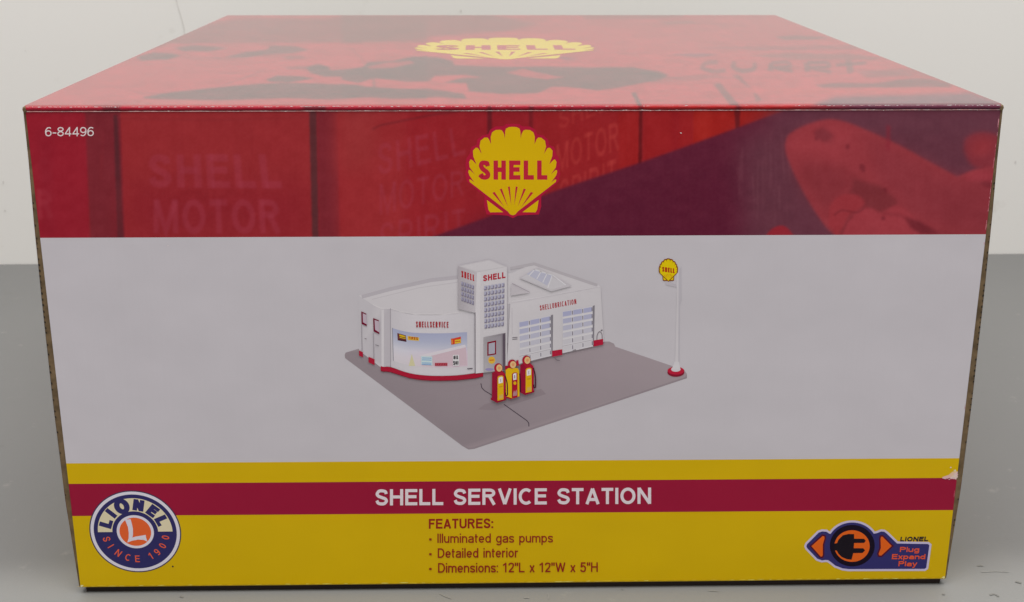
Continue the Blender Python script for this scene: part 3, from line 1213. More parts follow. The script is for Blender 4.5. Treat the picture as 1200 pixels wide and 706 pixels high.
outline = ([(250, 400), (228, 398), (200, 402)] + [(160, 388)] + [(76, 300), (70, 285), (76, 268)] + [(172, 172), (200, 162), (235, 164), (262, 182)]
           + arc(450, 280, 208, 192, 211, 329, 20) + [(655, 176), (690, 162), (715, 165), (735, 180)] + [(820, 262), (1075, 266), (1088, 276)]
           + [(1062, 462), (1048, 472)] + [(420, 474), (370, 468), (310, 445), (268, 412)])
outline = [p for p in outline]
I.poly(grow(outline, 17), LAV)
I.poly(outline, NV2)
I.ellipse(450, 280, 186, 172, (26, 20, 32), 56)
I.ellipse(448, 283, 146, 131, OR2, 56)
I.ellipse(448, 283, 146, 131, BLK, 10, a0=176, a1=184, hole=.80)
# plug body
body = [(462, 186), (462, 214), (550, 226), (560, 240), (552, 252), (462, 254), (462, 304), (545, 304), (552, 320), (540, 336), (462, 338), (440, 396),
        (405, 392), (360, 376), (330, 346), (318, 322), (302, 320), (296, 300), (300, 262), (322, 258), (334, 232), (370, 196), (420, 184)]
body = [(465, 184), (465, 222), (548, 223), (562, 240), (548, 257), (465, 258), (462, 301), (540, 301), (556, 319), (536, 340), (458, 342), (444, 396),
        (405, 392), (362, 374), (334, 345), (322, 322), (302, 318), (300, 264), (324, 258), (336, 230), (372, 194), (420, 183)]
I.poly(body, BLK)
for pts in ([(112, 284), (205, 200), (219, 204), (220, 222), (206, 270), (206, 356), (200, 370), (188, 370)],
            [(776, 282), (700, 205), (688, 206), (684, 222), (686, 300), (668, 346), (672, 360), (690, 362)]):
    I.poly(grow(pts, 13), (70, 24, 40))
    I.poly(pts, OR2)
ftext(I, 'LIONEL', (845, 245), (1076, 243), (852, 207), (34, 26, 40), .26, 1.0, .16)
ftext(I, 'Plug', (842, 332), (1002, 332), (846, 290), RD2, .22, 1.0, .13)
ftext(I, 'Expand', (776, 391), (1052, 391), (780, 349), RD2, .22, 1.0, .13)
ftext(I, 'Play', (830, 449), (984, 449), (834, 407), RD2, .22, 1.0, .13)
I.build('plug_badge', front)


# ================================================================ printed picture of the model station
def lerp2(q, s_, t):              # q: TL TR BR BL
    return tuple((q[0][k] * (1 - s_) + q[1][k] * s_) * (1 - t) + (q[3][k] * (1 - s_) + q[2][k] * s_) * t for k in (0, 1))


I = Ink(base=8)
I.poly([(404, 417), (405, 413.5), (420, 409), (600, 402), (714, 400.5), (719.5, 403), (721, 407.5), (802, 435), (805, 439), (805, 443.5), (556, 526.2), (549, 527), (542, 523), (404.5, 420)], (128, 118, 124))
I.poly([(404, 416), (405, 413.5), (420, 409), (600, 402), (714, 400.5), (719.5, 403), (721, 406.5), (802, 434), (805, 438.5), (803, 442), (556, 524), (549, 525), (542, 521)],
       [(128, 118, 124)] * 2 + [(138, 127, 133)] * 2 + [(136, 126, 131)] * 2 + [(140, 129, 135)] * 4 + [(136, 124, 130)] * 2 + [(126, 116, 122)])
I.quad([(568, 474), (560, 480), (580, 481), (640, 462), (634, 456)], (124, 113, 119))
I.ribbon(spline([(480, 474), (505, 464), (540, 455), (566, 450)], 4), 1.2, (130, 119, 125))
I.ribbon([(563.5, 449.5), (564.6, 454.6), (567.5, 457.8), (577, 463.6)], 1.0, (62, 52, 62))
I.ribbon([(590.5, 474), (617.5, 493.2), (619.6, 496), (619.8, 500)], 1.0, (62, 52, 62))
I.build('forecourt_print', front)

I = Ink(base=30)
I.lift = 5
WL, WB, WD = (172, 168, 174), (177, 173, 178), (152, 146, 153)
# left flank
I.poly([(420.4, 346.5), (436.8, 357.5), (446, 361.5), (457.4, 361.5), (457.4, 430), (446.6, 431), (420.8, 411)], [(165, 161, 167)] * 2 + [(170, 166, 171), (160, 155, 162), (160, 155, 162), (170, 166, 171), (165, 161, 167)])
# roof and parapets
I.poly([(420.4, 346.5), (452, 338), (508, 326.5), (540, 323), (600, 320), (626, 308.2), (701, 334), (704, 336), (600, 356), (556, 365), (521, 369), (486, 369), (457.5, 362), (446, 361.8), (436.8, 357.5)], (172, 168, 173))
I.ribbon([(424, 348), (455, 339.6), (505, 328.6), (538, 325)], 4.4, (158, 153, 160))
I.ribbon([(436, 351), (458, 345.6), (490, 337.6), (536, 331)], .7, (164, 159, 165))
I.ribbon([(437, 357), (446, 361.2), (458, 361.6), (470, 365.5), (487, 368.4), (521, 368.4), (556, 364.2)], .9, (182, 178, 182))
I.ribbon([(598, 315), (626, 309.4), (700, 334.6)], 3.4, (157, 152, 158))
I.ribbon([(600, 353.8), (650, 345.6), (703, 335.8)], 1.2, (180, 176, 181))
# curved office wall
top = spline([(457.4, 362.2), (470, 366), (487, 369), (521, 369), (556.5, 364.6)], 4)
bot = spline([(457.6, 430), (480, 437.5), (505, 440.5), (535, 440), (566, 436)], 4)
n_ = len(top)
for i in range(n_ - 1):
    sh = 168 + 7 * math.sin(i / n_ * 3.1)
    c1 = (sh, sh - 4, sh + 2)
    I.quad([top[i], top[i + 1], bot[i + 1], bot[i]], c1, k=I.k)
I.up()
I.ribbon([(457.5, 361.5), (457.8, 430)], 1.0, (140, 134, 142))
I.poly([(447, 363), (450, 363), (450, 430), (447, 430)], (176, 172, 177))
# display window
wt_ = spline([(459.6, 384.6), (470, 387.6), (486, 390.2), (518, 390.8), (547.4, 389.4)], 4)
wb_ = spline([(460.8, 423), (470, 426), (486, 429), (518, 431.4), (548, 429.2)], 4)
n_ = len(wt_)
rows = [(0, (144, 147, 172)), (.25, (152, 155, 176)), (.42, (162, 163, 178)), (.58, (176, 174, 185)), (.8, (178, 172, 180)), (1, (176, 170, 177))]
for i in range(n_ - 1):
    for r_ in range(len(rows) - 1):
        def pt(j, t):
            return (wt_[j][0] * (1 - t) + wb_[j][0] * t, wt_[j][1] * (1 - t) + wb_[j][1] * t)

        def cc(j, q):
            c_ = np.array(rows[q][1], float)
            s_ = j / (n_ - 1)
            if q >= 3:
                c_ = c_ + np.array((4, -16, -8)) * max(0, s_ - .35)
            return c_
        I.quad([pt(i, rows[r_][0]), pt(i + 1, rows[r_][0]), pt(i + 1, rows[r_ + 1][0]), pt(i, rows[r_ + 1][0])],
               [cc(i, r_), cc(i + 1, r_), cc(i + 1, r_ + 1), cc(i, r_ + 1)], k=I.k)
I.up()
I.poly([(505, 415), (546, 406), (547, 428), (512, 430), (506, 428)], (176, 156, 166))
I.poly([(490, 417), (545, 404), (546, 407), (500, 418.5)], (182, 176, 184))
I.poly([(479, 429), (482.5, 415), (486.5, 429)], (180, 174, 142))
I.ribbon([(459.8, 384.4), (461, 423)], .8, (120, 118, 130))
# small window signs
I.poly([(465.6, 390.4), (467, 390.8), (475.6, 393.2), (476.4, 400.6), (466, 399)], (92, 50, 50))
I.poly([(468, 392), (475, 394), (475.4, 397.4), (468.4, 396)], (190, 156, 26))
I.ribbon([(468.4, 394.6), (475, 396)], .8, (70, 40, 50))
I.ribbon([(467, 398.4), (476, 400)], 1.4, (60, 30, 38))
I.poly([(477.6, 393.8), (491, 395.6), (491, 399.6), (477.8, 398.6)], (198, 160, 60))
ftext(I, 'TIRES', (478.6, 397.9), (489.8, 398.6), (478.6, 394.7), (150, 40, 30), .22, 1.0, .14)
I.poly([(528.4, 397), (532, 396.6), (540, 394.6), (540.2, 402), (529, 404)], (182, 60, 40))
I.poly([(533, 398.6), (540, 397.4), (540, 402), (533, 403)], (200, 160, 50))
I.ribbon([(533.6, 400.6), (539.4, 399.8)], .8, (160, 44, 34))
I.ribbon([(529.6, 398), (530, 403)], .7, (216, 150, 60))
I.poly([(493.6, 417.4), (506.6, 417.8), (506.8, 428.2), (493.6, 427.4)], (166, 182, 204))
for y_ in (419.6, 421.8, 425.4, 427):
    I.ribbon([(494.4, y_), (500, y_ + .1), (501, y_ + .1), (505.6, y_ + .3)], .8, (84, 128, 178), k=I.k + 1)
I.up(1)
I.poly([(509.6, 425.4), (524.4, 425.2), (524.4, 428.8), (509.6, 429)], (160, 72, 84))
for q in range(7):
    I.ribbon([(510.6 + q * 2, 425.8), (511.2 + q * 2, 428.4)], .9, (130, 30, 48), k=I.k + 1)
I.up(1)
I.poly([(530.6, 416), (537.8, 415.8), (538.2, 428.6), (530.8, 428.8)], (184, 182, 188))
ftext(I, 'OIL', (531.4, 421.2), (536.8, 421.0), (531.4, 417), (34, 28, 36), .26, 1.0, .12)
ftext(I, '50c', (531.2, 427.6), (537.6, 427.4), (531.2, 423.2), (34, 28, 36), .26, 1.0, .12)
I.ribbon([(547.6, 432.2), (553.8, 431.8)], 1.1, (84, 78, 86))
ftext(I, 'SHELLSERVICE', (487.6, 383.6), (525.6, 384.0), (487.6, 376.8), (142, 36, 42), .15, .9, .18)
# red plinth of the curved wall
pb = spline([(446.2, 429), (450, 430), (457.6, 430.2), (480, 437.5), (505, 440.5), (535, 440), (557, 437.4), (566.2, 435)], 3)
for i in range(len(pb) - 1):
    I.quad([pb[i], pb[i + 1], (pb[i + 1][0], pb[i + 1][1] + 5.8), (pb[i][0], pb[i][1] + 5.8)], (146, 28, 48), k=I.k + 1)
I.up()
I.ribbon([(446.2, 434.6), (457.6, 436), (480, 443), (505, 446), (535, 445.6), (557, 443.2), (566, 441)], .8, (104, 34, 46))
# flank details
for q in ([(420.8, 410.6), (425.4, 412.8), (425.4, 418.8), (420.8, 416.6)], [(431.9, 418), (439, 421), (439, 427.8), (431.9, 424.6)]):
    I.poly(q, (148, 30, 50), k=I.k)
I.up()
for q in ([(423.4, 364.9), (429.3, 367.6), (429.9, 382.2), (423.8, 379.6)], [(437.3, 372.7), (444, 375.3), (444.6, 391.6), (437.9, 388.3)]):
    I.poly(q, (98, 22, 44))
    I.poly([(q[0][0] + 1.7, q[0][1] + 2.2), (q[1][0] + .2, q[1][1] + 1.4), (q[2][0] + .1, q[2][1] - 2.0), (q[3][0] + 1.7, q[3][1] - 2.0)], (162, 148, 160))
I.ribbon([(423.8, 381), (424.4, 412)], .6, (128, 122, 130))
I.ribbon([(437.6, 390), (438.2, 420)], .6, (128, 122, 130))
I.ribbon([(427.4, 396.6), (429.6, 397.2)], .8, (110, 104, 112))
I.ribbon([(440, 404), (444, 405.4)], .8, (110, 104, 112))
# lubrication wing wall
RW = [(598, 356), (703.6, 336.2), (707.6, 400.6), (594, 430.5)]
I.poly(RW, [(174, 170, 175), (170, 166, 171), (168, 164, 169), (172, 168, 173)])
I.ribbon([(594, 430.6), (646, 417.6), (708, 401.4)], .9, (112, 104, 110))
I.ribbon([(600, 361), (600.2, 392)], .6, (160, 155, 162))
ftext(I, 'SHELLUBRICATION', (632.8, 364.0), (675.4, 356.2), (632.4, 358.0), (144, 36, 44), .14, .9, .16)
for y_ in (395.6, 397.6):
    I.ribbon([(600.4, y_), (606.4, y_ - .5)], .9, (104, 98, 106), k=I.k + 1)
I.up()
# skylight and hatch
I.poly([(608, 325.6), (631, 313.6), (670.5, 335), (646, 341.5)], (164, 160, 166))
I.poly([(611, 325.2), (629, 315), (664, 334), (646, 339.4)], (168, 165, 171))
I.poly([(617, 321), (626, 315.8), (648, 322.5), (641, 334.6)], (158, 158, 174))
for a, b in (((626.5, 315.8), (620, 323)), ((634, 318), (629, 327)), ((641, 320.4), (636, 331)), ((647, 322.6), (642, 337)), ((626, 315.8), (648, 322.6)), ((648, 322.6), (663, 334))):
    I.ribbon([a, b], 1.1, (182, 180, 188), k=I.k + 1)
I.up()
I.poly([(599, 333), (620.6, 343), (598.6, 346.4)], (164, 159, 165))
I.ribbon([(600, 332), (621, 342.6)], .9, (146, 140, 147))


def garage(q, reveal):
    I.poly(q, (174, 171, 177))
    I.poly(reveal, (112, 108, 116))
    rr = 6
    cxs = ((.02, .30), (.36, .64), (.70, .965))
    for r_ in range(rr):
        for a, b in cxs:
            t0, t1 = r_ / rr + .02, (r_ + 1) / rr - .035
            blue = max(0, 1 - r_ / 4.2)
            col = np.array((168, 165, 171)) * (1 - blue) + np.array((146, 147, 174)) * blue
            I.poly([lerp2(q, a, t0), lerp2(q, b, t0), lerp2(q, b, t1), lerp2(q, a, t1)], col, k=I.k + 1)
    I.up()
    for s_ in (.33, .67, .975):
        for r_ in range(rr):
            I.ribbon([lerp2(q, s_, r_ / rr + .03), lerp2(q, s_, (r_ + 1) / rr - .045)], .95, (96, 90, 104), k=I.k + 1)
    I.up()
    for r_ in range(1, rr):
        I.ribbon([lerp2(q, 0, r_ / rr), lerp2(q, .99, r_ / rr)], .6, (184, 182, 190) if r_ < 5 else (150, 146, 152), k=I.k + 1)
    I.up()


garage([(607.8, 377), (645.6, 369.4), (646, 417.0), (609, 425.6)], [(645.4, 369.4), (648, 368.6), (647.6, 411.5), (646, 417)])
garage([(658.8, 364.6), (694.6, 358.6), (694.8, 406.0), (659.4, 413.8)], [(694.4, 358.6), (696.8, 357.6), (696, 399), (694.6, 406)])
for q in ([(647, 411), (658.8, 409.2), (658.8, 415.8), (647, 418)], [(695.5, 398.9), (706.6, 397), (706.8, 403.7), (695.5, 406)]):
    I.poly(q, (152, 30, 52), k=I.k)
I.up()
I.ribbon(spline([(699.4, 398), (699.8, 392.4), (702.4, 388.6), (705.2, 391), (705.6, 397)], 4), .8, (104, 96, 104))
I.ribbon([(704, 387.4), (706, 386.6)], 1.2, (90, 84, 92))
I.ribbon([(650, 419.5), (652.5, 422), (656, 422.4)], .8, (100, 92, 98))
I.ribbon([(614, 424.6), (617, 423.8)], 1.4, (110, 104, 110))
I.ribbon([(671, 410.8), (675, 409.6)], 1.4, (126, 120, 126))
# tower
I.poly([(536.8, 311.6), (573, 304), (594.4, 312.6), (559, 319.2)], (166, 162, 167))
I.poly([(540.5, 311.8), (572.6, 305.4), (590.5, 312.6), (559, 317.8)], (172, 168, 173))
I.poly([(536.8, 311.6), (559, 319.2), (557, 366.5), (536.8, 362)], [(152, 146, 152), (165, 160, 166), (165, 160, 166), (150, 145, 151)])
I.poly([(559, 319.2), (594.4, 312.6), (594, 434), (566.5, 436.5), (557.4, 437.5), (557, 366)], (173, 169, 174))
I.poly([(559, 319.2), (563, 318.5), (562, 436.8), (557.4, 437.5), (557, 366)], (178, 174, 179))
I.ribbon([(594.4, 312.8), (594.2, 434)], .7, (156, 151, 158))
I.ribbon([(556.8, 366), (557, 437)], 1.0, (112, 106, 114))
ftext(I, 'SHELL', (540.8, 324.6), (555.8, 329.6), (540.8, 317.0), (152, 44, 48), .20, .95, .16)
ftext(I, 'SHELL', (566.2, 329.6), (592.4, 325.4), (566.2, 322.6), (154, 32, 48), .21, .95, .15)
GL, GR = [(540.6, 329.2), (556, 334.2), (556, 358.5), (540.6, 353)], [(567.2, 334.8), (592, 330.6), (591.2, 382.6), (567.8, 386)]
for q, nr, nc in ((GL, 4, 5), (GR, 8, 6)):
    for r_ in range(nr):
        for c_ in range(nc):
            a, b = c_ / nc + .02 / nc, (c_ + .80) / nc
            t0, t1 = (r_ + .06) / nr, (r_ + .82) / nr
            I.poly([lerp2(q, a, t0), lerp2(q, b, t0), lerp2(q, b, t1), lerp2(q, a, t1)], (150, 149, 168) if nr == 8 else (140, 138, 158), k=I.k + 1)
            am = a + (b - a) * .62
            I.poly([lerp2(q, am, t0 + .02), lerp2(q, b, t0 + .02), lerp2(q, b, t1), lerp2(q, a, t1), lerp2(q, a, t1 - .18 / nr), lerp2(q, am, t1 - .18 / nr)], (112, 106, 126), k=I.k + 2)
    I.up(3)
# doorway
I.poly([(566.6, 395), (592.2, 389.8), (592.3, 434), (566.8, 435.5)], [(146, 141, 146), (118, 112, 120), (122, 114, 122), (152, 148, 153)])
I.poly([(568, 397), (587.6, 393), (587.8, 434), (568, 435.2)], [(140, 136, 142), (134, 128, 136), (142, 136, 143), (156, 152, 157)])
I.poly([(589, 391.4), (592.3, 389.8), (592.3, 434), (589.2, 433.6)], (84, 74, 84))
I.poly([(571, 400.8), (581.4, 398.6), (581.4, 415), (571, 416.8)], (112, 20, 38))
I.poly([(572.6, 402.4), (580, 400.8), (580, 413.7), (572.6, 415)], (148, 146, 158))
I.ellipse(576.2, 421.8, 4.1, 4.3, (196, 152, 56), 18)
I.ribbon([(573.6, 421.9), (578.8, 421.6)], 1.3, (176, 92, 40))
I.ellipse(573.6, 432.6, 5, 1.6, (128, 120, 158), 16)
PUMP_BASE = I.k + 6
I.build('station_print', front)


# pumps
def pump(kind, ox, oy):
    Q = lambda p: (560 + (p[0] + ox) / 10.09, 405 + (p[1] + oy) / 10.09)
    I = Ink(mp=lambda p: F(Q(p)), base=PUMP_BASE)
    RD, RDD, YL, PCH, DK, WHT = (148, 28, 46), (128, 24, 46), (188, 150, 24), (208, 158, 112), (62, 26, 38), (192, 188, 192)
    if kind == 'red':
        I.poly([(152, 622), (170, 605), (325, 612), (336, 628), (334, 640), (226, 674), (152, 634)], (124, 24, 44))
        I.poly([(168, 322), (198, 300), (290, 300), (322, 330), (328, 360), (326, 625), (230, 656), (166, 628)], RD)
        I.poly([(168, 322), (198, 300), (232, 336), (230, 655), (166, 628)], RDD)
        I.poly([(233, 372), (248, 356), (285, 350), (302, 362), (304, 632), (232, 648)], YL)
        I.poly([(244, 384), (256, 370), (284, 364), (294, 372), (295, 434), (246, 446)], WHT)
        I.ribbon([(268, 390), (270, 425)], 10, (150, 140, 150))
        I.quad([(250, 478), (292, 472), (292, 486), (250, 492)], (170, 124, 30))
        I.poly([(252, 590), (262, 575), (272, 592), (286, 568), (298, 580), (298, 615), (252, 625)], (176, 146, 80))
        I.ribbon(spline([(322, 350), (345, 440), (350, 540), (348, 580), (330, 585), (326, 550)], 5), 14, DK)
        I.ellipse(242, 262, 50, 57, (122, 26, 42), 28)
        I.ellipse(238, 262, 44, 54, RD, 28)
        I.ellipse(253, 262, 35, 42, PCH, 28)
        I.ellipse(253, 262, 16, 18, (190, 130, 90), 14)
    else:
        I.poly([(322, 596), (340, 580), (490, 582), (498, 596), (388, 632), (380, 630), (322, 608)], (138, 24, 44))
        I.poly([(322, 236), (368, 232), (366, 290), (324, 306)], (140, 24, 44))
        I.poly([(452, 176), (478, 166), (486, 232), (458, 240)], RD)
        I.poly([(328, 285), (362, 262), (468, 262), (488, 292), (492, 596), (405, 620), (334, 596)], YL)
        I.poly([(328, 285), (362, 262), (408, 300), (405, 620), (334, 596)], (192, 154, 24))
        I.poly([(405, 330), (425, 314), (458, 314), (468, 326), (469, 606), (405, 618)], (146, 24, 42))
        I.ribbon([(405, 330), (404, 616)], 5, (84, 24, 38))
        I.poly([(414, 336), (430, 324), (455, 322), (456, 398), (418, 406)], WHT)
        I.ribbon([(434, 345), (436, 385)], 12, (120, 110, 122))
        I.ellipse(438, 440, 18, 20, YL, 16)
        I.poly([(416, 560), (428, 525), (440, 550), (454, 515), (462, 540), (462, 585), (416, 595)], (150, 110, 116))
        I.ribbon([(494, 330), (503, 420), (502, 545)], 15, DK)
        I.ellipse(405, 215, 50, 54, (122, 26, 42), 28)
        I.ellipse(401, 215, 43, 51, RD, 28)
        I.ellipse(416, 222, 36, 42, PCH, 28)
        I.ellipse(416, 222, 16, 18, (190, 130, 90), 14)
    return I


pump('yellow', 0, 0).build('pump_print', front)
tag(bpy.data.objects['pump_print'], label='middle printed pump, yellow with a red panel')
pump('red', 332, -92).build('pump_print', front)
pump('red', 0, 0).build('pump_print', front)

# pole sign picture
I = Ink(base=40)
I.poly([(792.8, 318), (797.4, 316), (797.4, 350), (796.2, 352), (795.8, 425), (797, 434), (787.6, 434), (791.2, 424), (793, 350)], (174, 170, 175))
I.poly([(795.2, 318), (798.6, 312), (798.6, 352), (796.8, 358), (796.2, 425), (794.8, 425)], (160, 156, 163))
I.poly([(780, 329), (793, 334), (793, 337), (780, 334)], (160, 155, 162))
I.ellipse(792, 436.6, 10, 5.2, (112, 26, 44), 28)
I.ellipse(792, 434.6, 9.8, 4.6, (158, 30, 52), 28)
I.ellipse(792, 433, 5.6, 2.8, (176, 172, 178), 20)
I.poly([(787, 433), (790.4, 424), (795.4, 424), (797.4, 433)], (178, 175, 180))
emblem(I, 783.2, 316.6, 10.4, 12.6, red=(168, 70, 30), halo=(112, 60, 22), yel=(208, 168, 12), txt=False, halo_w=2.6)
ftext(I, 'SHELL', (776.0, 318.4), (790.6, 320.4), (776.0, 312.8), (150, 46, 26), .24, .95, .14)
I.build('pole_sign_print', front)


# ================================================================ lid
cv = Canvas(20, 10, 1164, 116, 3.0, (156, 26, 40))
P_ = cv.poly
BASE = (156, 28, 40)


def c4(p):
    return [(100 + x / 3, 10 + y / 3) for x, y in p]


def c5(p):
    return [(400 + x / 3, 10 + y / 3) for x, y in p]


def c6(p):
    return [(750 + x / 2.79, 10 + y / 2.79) for x, y in p]


DKB = (74, 28, 33)
MID = (120, 30, 36)
P_([(20, 10), (1184, 10), (1184, 130), (20, 130)], BASE, 1, 1)
P_(c4([(520, 40), (1200, 30), (1200, 118), (900, 120), (300, 124), (200, 150), (330, 80)]), (110, 30, 34), .75, 1.4)
P_(c5([(0, 22), (520, 22), (700, 55), (560, 82), (330, 96), (120, 118), (0, 120)]), (104, 34, 36), .7, 1.2)
P_(c5([(700, 60), (1200, 50), (1200, 130), (900, 130), (640, 96)]), (160, 30, 42), .5, 2)
P_(c5([(820, 14), (1200, 14), (1200, 34), (860, 40)]), (110, 30, 36), .6, 1)
P_(c4([(175, 172), (240, 155), (300, 158), (335, 166), (290, 180), (200, 184)]), DKB, .8, .8)
P_(c4([(315, 138), (380, 130), (450, 134), (505, 140), (440, 150), (340, 150)]), DKB, .7, .8)
P_(c4([(488, 172), (560, 155), (640, 145), (650, 132), (740, 134), (785, 146), (730, 158), (640, 162), (560, 174)]), DKB, .75, .8)
P_(c4([(690, 170), (760, 168), (780, 176), (710, 178)]), DKB, .5, .8)
P_(c4(spline([(205, 312), (300, 296), (430, 282), (560, 270), (700, 262), (850, 266), (960, 270), (1000, 280), (1100, 282), (1200, 290)], 3)
      + spline([(1200, 318), (1000, 312), (860, 320), (700, 316), (500, 322), (300, 320), (205, 316)], 3)), DKB, .88, .7)
P_(c4([(636, 250), (676, 236), (760, 240), (806, 246), (720, 260), (650, 258)]), DKB, .85, .6)
P_(c4([(776, 208), (820, 196), (856, 206), (862, 218), (990, 208), (1200, 168), (1200, 250), (1060, 248), (960, 240), (840, 240), (790, 226)]), DKB, .88, .7)
P_(c4([(700, 208), (780, 205), (790, 214), (710, 214)]), DKB, .5, .8)
P_(c4([(990, 196), (1130, 180), (1180, 184), (1080, 204), (1000, 206)]), BASE, .8, .6)
P_(c5([(0, 240), (40, 215), (80, 205), (90, 190), (180, 186), (250, 170), (340, 172), (392, 186), (398, 200), (520, 206), (700, 206), (900, 208), (1030, 208), (1090, 222), (1145, 240),
       (1110, 254), (1060, 262), (980, 278), (900, 288), (800, 276), (740, 276), (690, 298), (560, 300), (450, 292), (440, 262), (360, 262), (420, 246), (500, 244), (440, 234), (330, 236), (310, 256), (230, 258), (120, 244), (60, 262), (0, 250)]), DKB, .88, .7)
P_(c5([(90, 206), (160, 190), (240, 184), (260, 192), (180, 210), (100, 212)]), BASE, .8, .6)
P_(c5([(576, 226), (640, 212), (690, 226), (790, 244), (720, 250), (640, 240)]), BASE, .9, .6)
P_(c5([(0, 264), (60, 280), (110, 276), (200, 286), (300, 282), (430, 300), (440, 318), (340, 312), (180, 318), (80, 310), (0, 316)]), DKB, .88, .7)
P_(c5([(760, 170), (840, 178), (790, 184)]), (70, 30, 60), .5, 1)
cv.line(c4([(470, 275), (560, 245), (640, 210)]), .8, (80, 20, 30), .6, .4)
cv.line(c4([(935, 140), (970, 175), (985, 205)]), .7, (80, 20, 30), .6, .4)
cv.line(c4([(1012, 245), (1015, 280)]), 1.6, DKB, .7, .5)
cv.line(c5([(115, 240), (118, 280)]), 1.4, DKB, .6, .5)
# the right part: drum bands with ornamental lettering strokes
P_(c6([(360, 155), (500, 146), (700, 150), (790, 160), (760, 170), (500, 168)]), (112, 34, 38), .7, .8)
P_(c6([(160, 128), (760, 118), (740, 132), (400, 138)]), (116, 30, 40), .6, 1)
P_(c6([(440, 92), (520, 88), (620, 96), (560, 104), (470, 102)]), (96, 32, 36), .7, .8)
P_(c6([(100, 150), (200, 146), (260, 152), (180, 160)]), (80, 34, 60), .5, .8)
P_(c6([(60, 42), (160, 40), (190, 50), (90, 54)]), (110, 36, 36), .6, .8)
P_(c6(spline([(570, 252), (650, 244), (760, 246), (830, 236), (900, 228), (960, 234), (1010, 244)], 3) + [(1020, 256), (820, 258), (600, 260)]), DKB, .65, .8)
P_(c6([(880, 190), (1040, 240), (1180, 310), (1100, 276), (960, 230), (840, 205)]), (112, 30, 38), .5, 1.2)
P_(c6([(700, 205), (860, 200), (900, 222), (740, 226)]), (104, 32, 38), .6, 1)
k_ = lambda p, w_, a_=.62: cv.line(c6(p), w_ * 1.5, (84, 28, 34), a_, .5)
k_(spline([(255, 176), (215, 180), (205, 196), (240, 206), (280, 202)], 3), 3.2)
k_(spline([(310, 175), (305, 192), (335, 205), (372, 198), (375, 178)], 3), 3.4)
k_([(430, 178), (425, 205)], 4); k_(spline([(430, 178), (480, 176), (490, 190), (440, 194), (500, 206)], 3), 2.6)
k_([(545, 178), (548, 208)], 4.4); k_(spline([(548, 178), (610, 178), (615, 192), (560, 194), (625, 209)], 3), 2.8)
k_([(680, 168), (690, 212)], 5); k_([(640, 186), (740, 178)], 2.4)
P_(c6([(240, 248), (262, 244), (330, 322), (300, 322)]), DKB, .62, .7)
P_(c6([(300, 218), (322, 216), (400, 300), (380, 308), (370, 270)]), (90, 28, 34), .6, .8)
P_(c6([(0, 200), (60, 205), (95, 220), (40, 235), (0, 240)]), DKB, .8, .8)
P_(c6([(20, 236), (110, 222), (230, 216), (300, 224), (180, 234), (40, 246)]), (96, 30, 36), .45, 1)
P_(c6([(640, 290), (900, 284), (1080, 276), (1190, 312), (1200, 340), (600, 340), (560, 318)]), (84, 34, 52), .85, 2)
P_(c6([(240, 262), (1000, 262), (1040, 272), (400, 280)]), (168, 28, 34), .5, 1)
P_(c5([(1020, 298), (1036, 296), (1058, 345), (1046, 348)]), DKB, .85, .6)
P_(c4([(20, 342), (120, 336), (135, 350), (30, 352)]), DKB, .35, 1)
for _ in range(70):
    x = random.uniform(120, 1060); y = random.uniform(22, 118)
    L_ = random.uniform(8, 60)
    cv.line([(x, y), (x + L_ / 2, y + random.uniform(-.6, .6)), (x + L_, y)], random.uniform(.4, 1.6), random.choice([(96, 28, 34), (176, 40, 52)]), random.uniform(.08, .3), .6)
for q_ in range(3):
    cv.a[..., q_] = blur2(cv.a[..., q_], 1.6)
cv.a += smooth_noise(cv.a.shape[:2], (5, 22), 7.0)[..., None] * np.array([1, .4, .5])
cv.a += smooth_noise(cv.a.shape[:2], (8, 60), 8.0)[..., None] * np.array([1, .35, .45])
cv.a = np.clip(cv.a * np.array([.74, .84, .8]), 14, 220)

rows_px = np.linspace(126.5, 17.0, 200)
vs_top = np.array(sorted(set([0.0] + [float(np.clip(T((600, y))[1], 0.0, D)) for y in rows_px] + [D])))


def lid_cols(U, V):
    px, py = project(U, V, np.full_like(U, H))
    return cv.sample(px, py)


def lid_to3(u, v):
    e = min(v / .0016, 1)
    z = H - .0004 * (1 - e) ** 2
    return (u, v, z)


lid = grid('lid', np.linspace(-hw - .0004, hw + .0004, 620), vs_top, lid_to3, lid_cols, box, LIDP)


def lid3(u, v, k):
    p = lid_to3(u, v)
    return (p[0], p[1], p[2] + k + 8e-6)


EMC = (-.0016, .1905)
I = Ink(mp=lambda p: (EMC[0] + p[0] * .0463, EMC[1] - p[1] * .0505), to3=lid3, base=4)
emblem(I, 0, 0, 1, 1, red=(122, 30, 40), halo=(150, 30, 46), yel=(150, 132, 16), halo_w=0)


I.build('scallop_emblem', lid, LIDP)
# board under the printed lid sheet
vs, fs = boxmesh(-hw + .0002, hw - .0002, .0008, D - .0002, H - .0034, H - .0006)
link('lid_board', vs, fs, KRAFT, lid)

# --- fold strip along the front edge of the lid, with rubbed crease
cols_n = 420
us = np.linspace(-hw + .0003, hw - .0001, cols_n)
prof = [(.0000, H - .00035), (-.0005, H - .0007), (-.0006, H - .0012), (-.0004, ZF + .0004), (-.0001, ZF + .00005)]
v, c = [], []


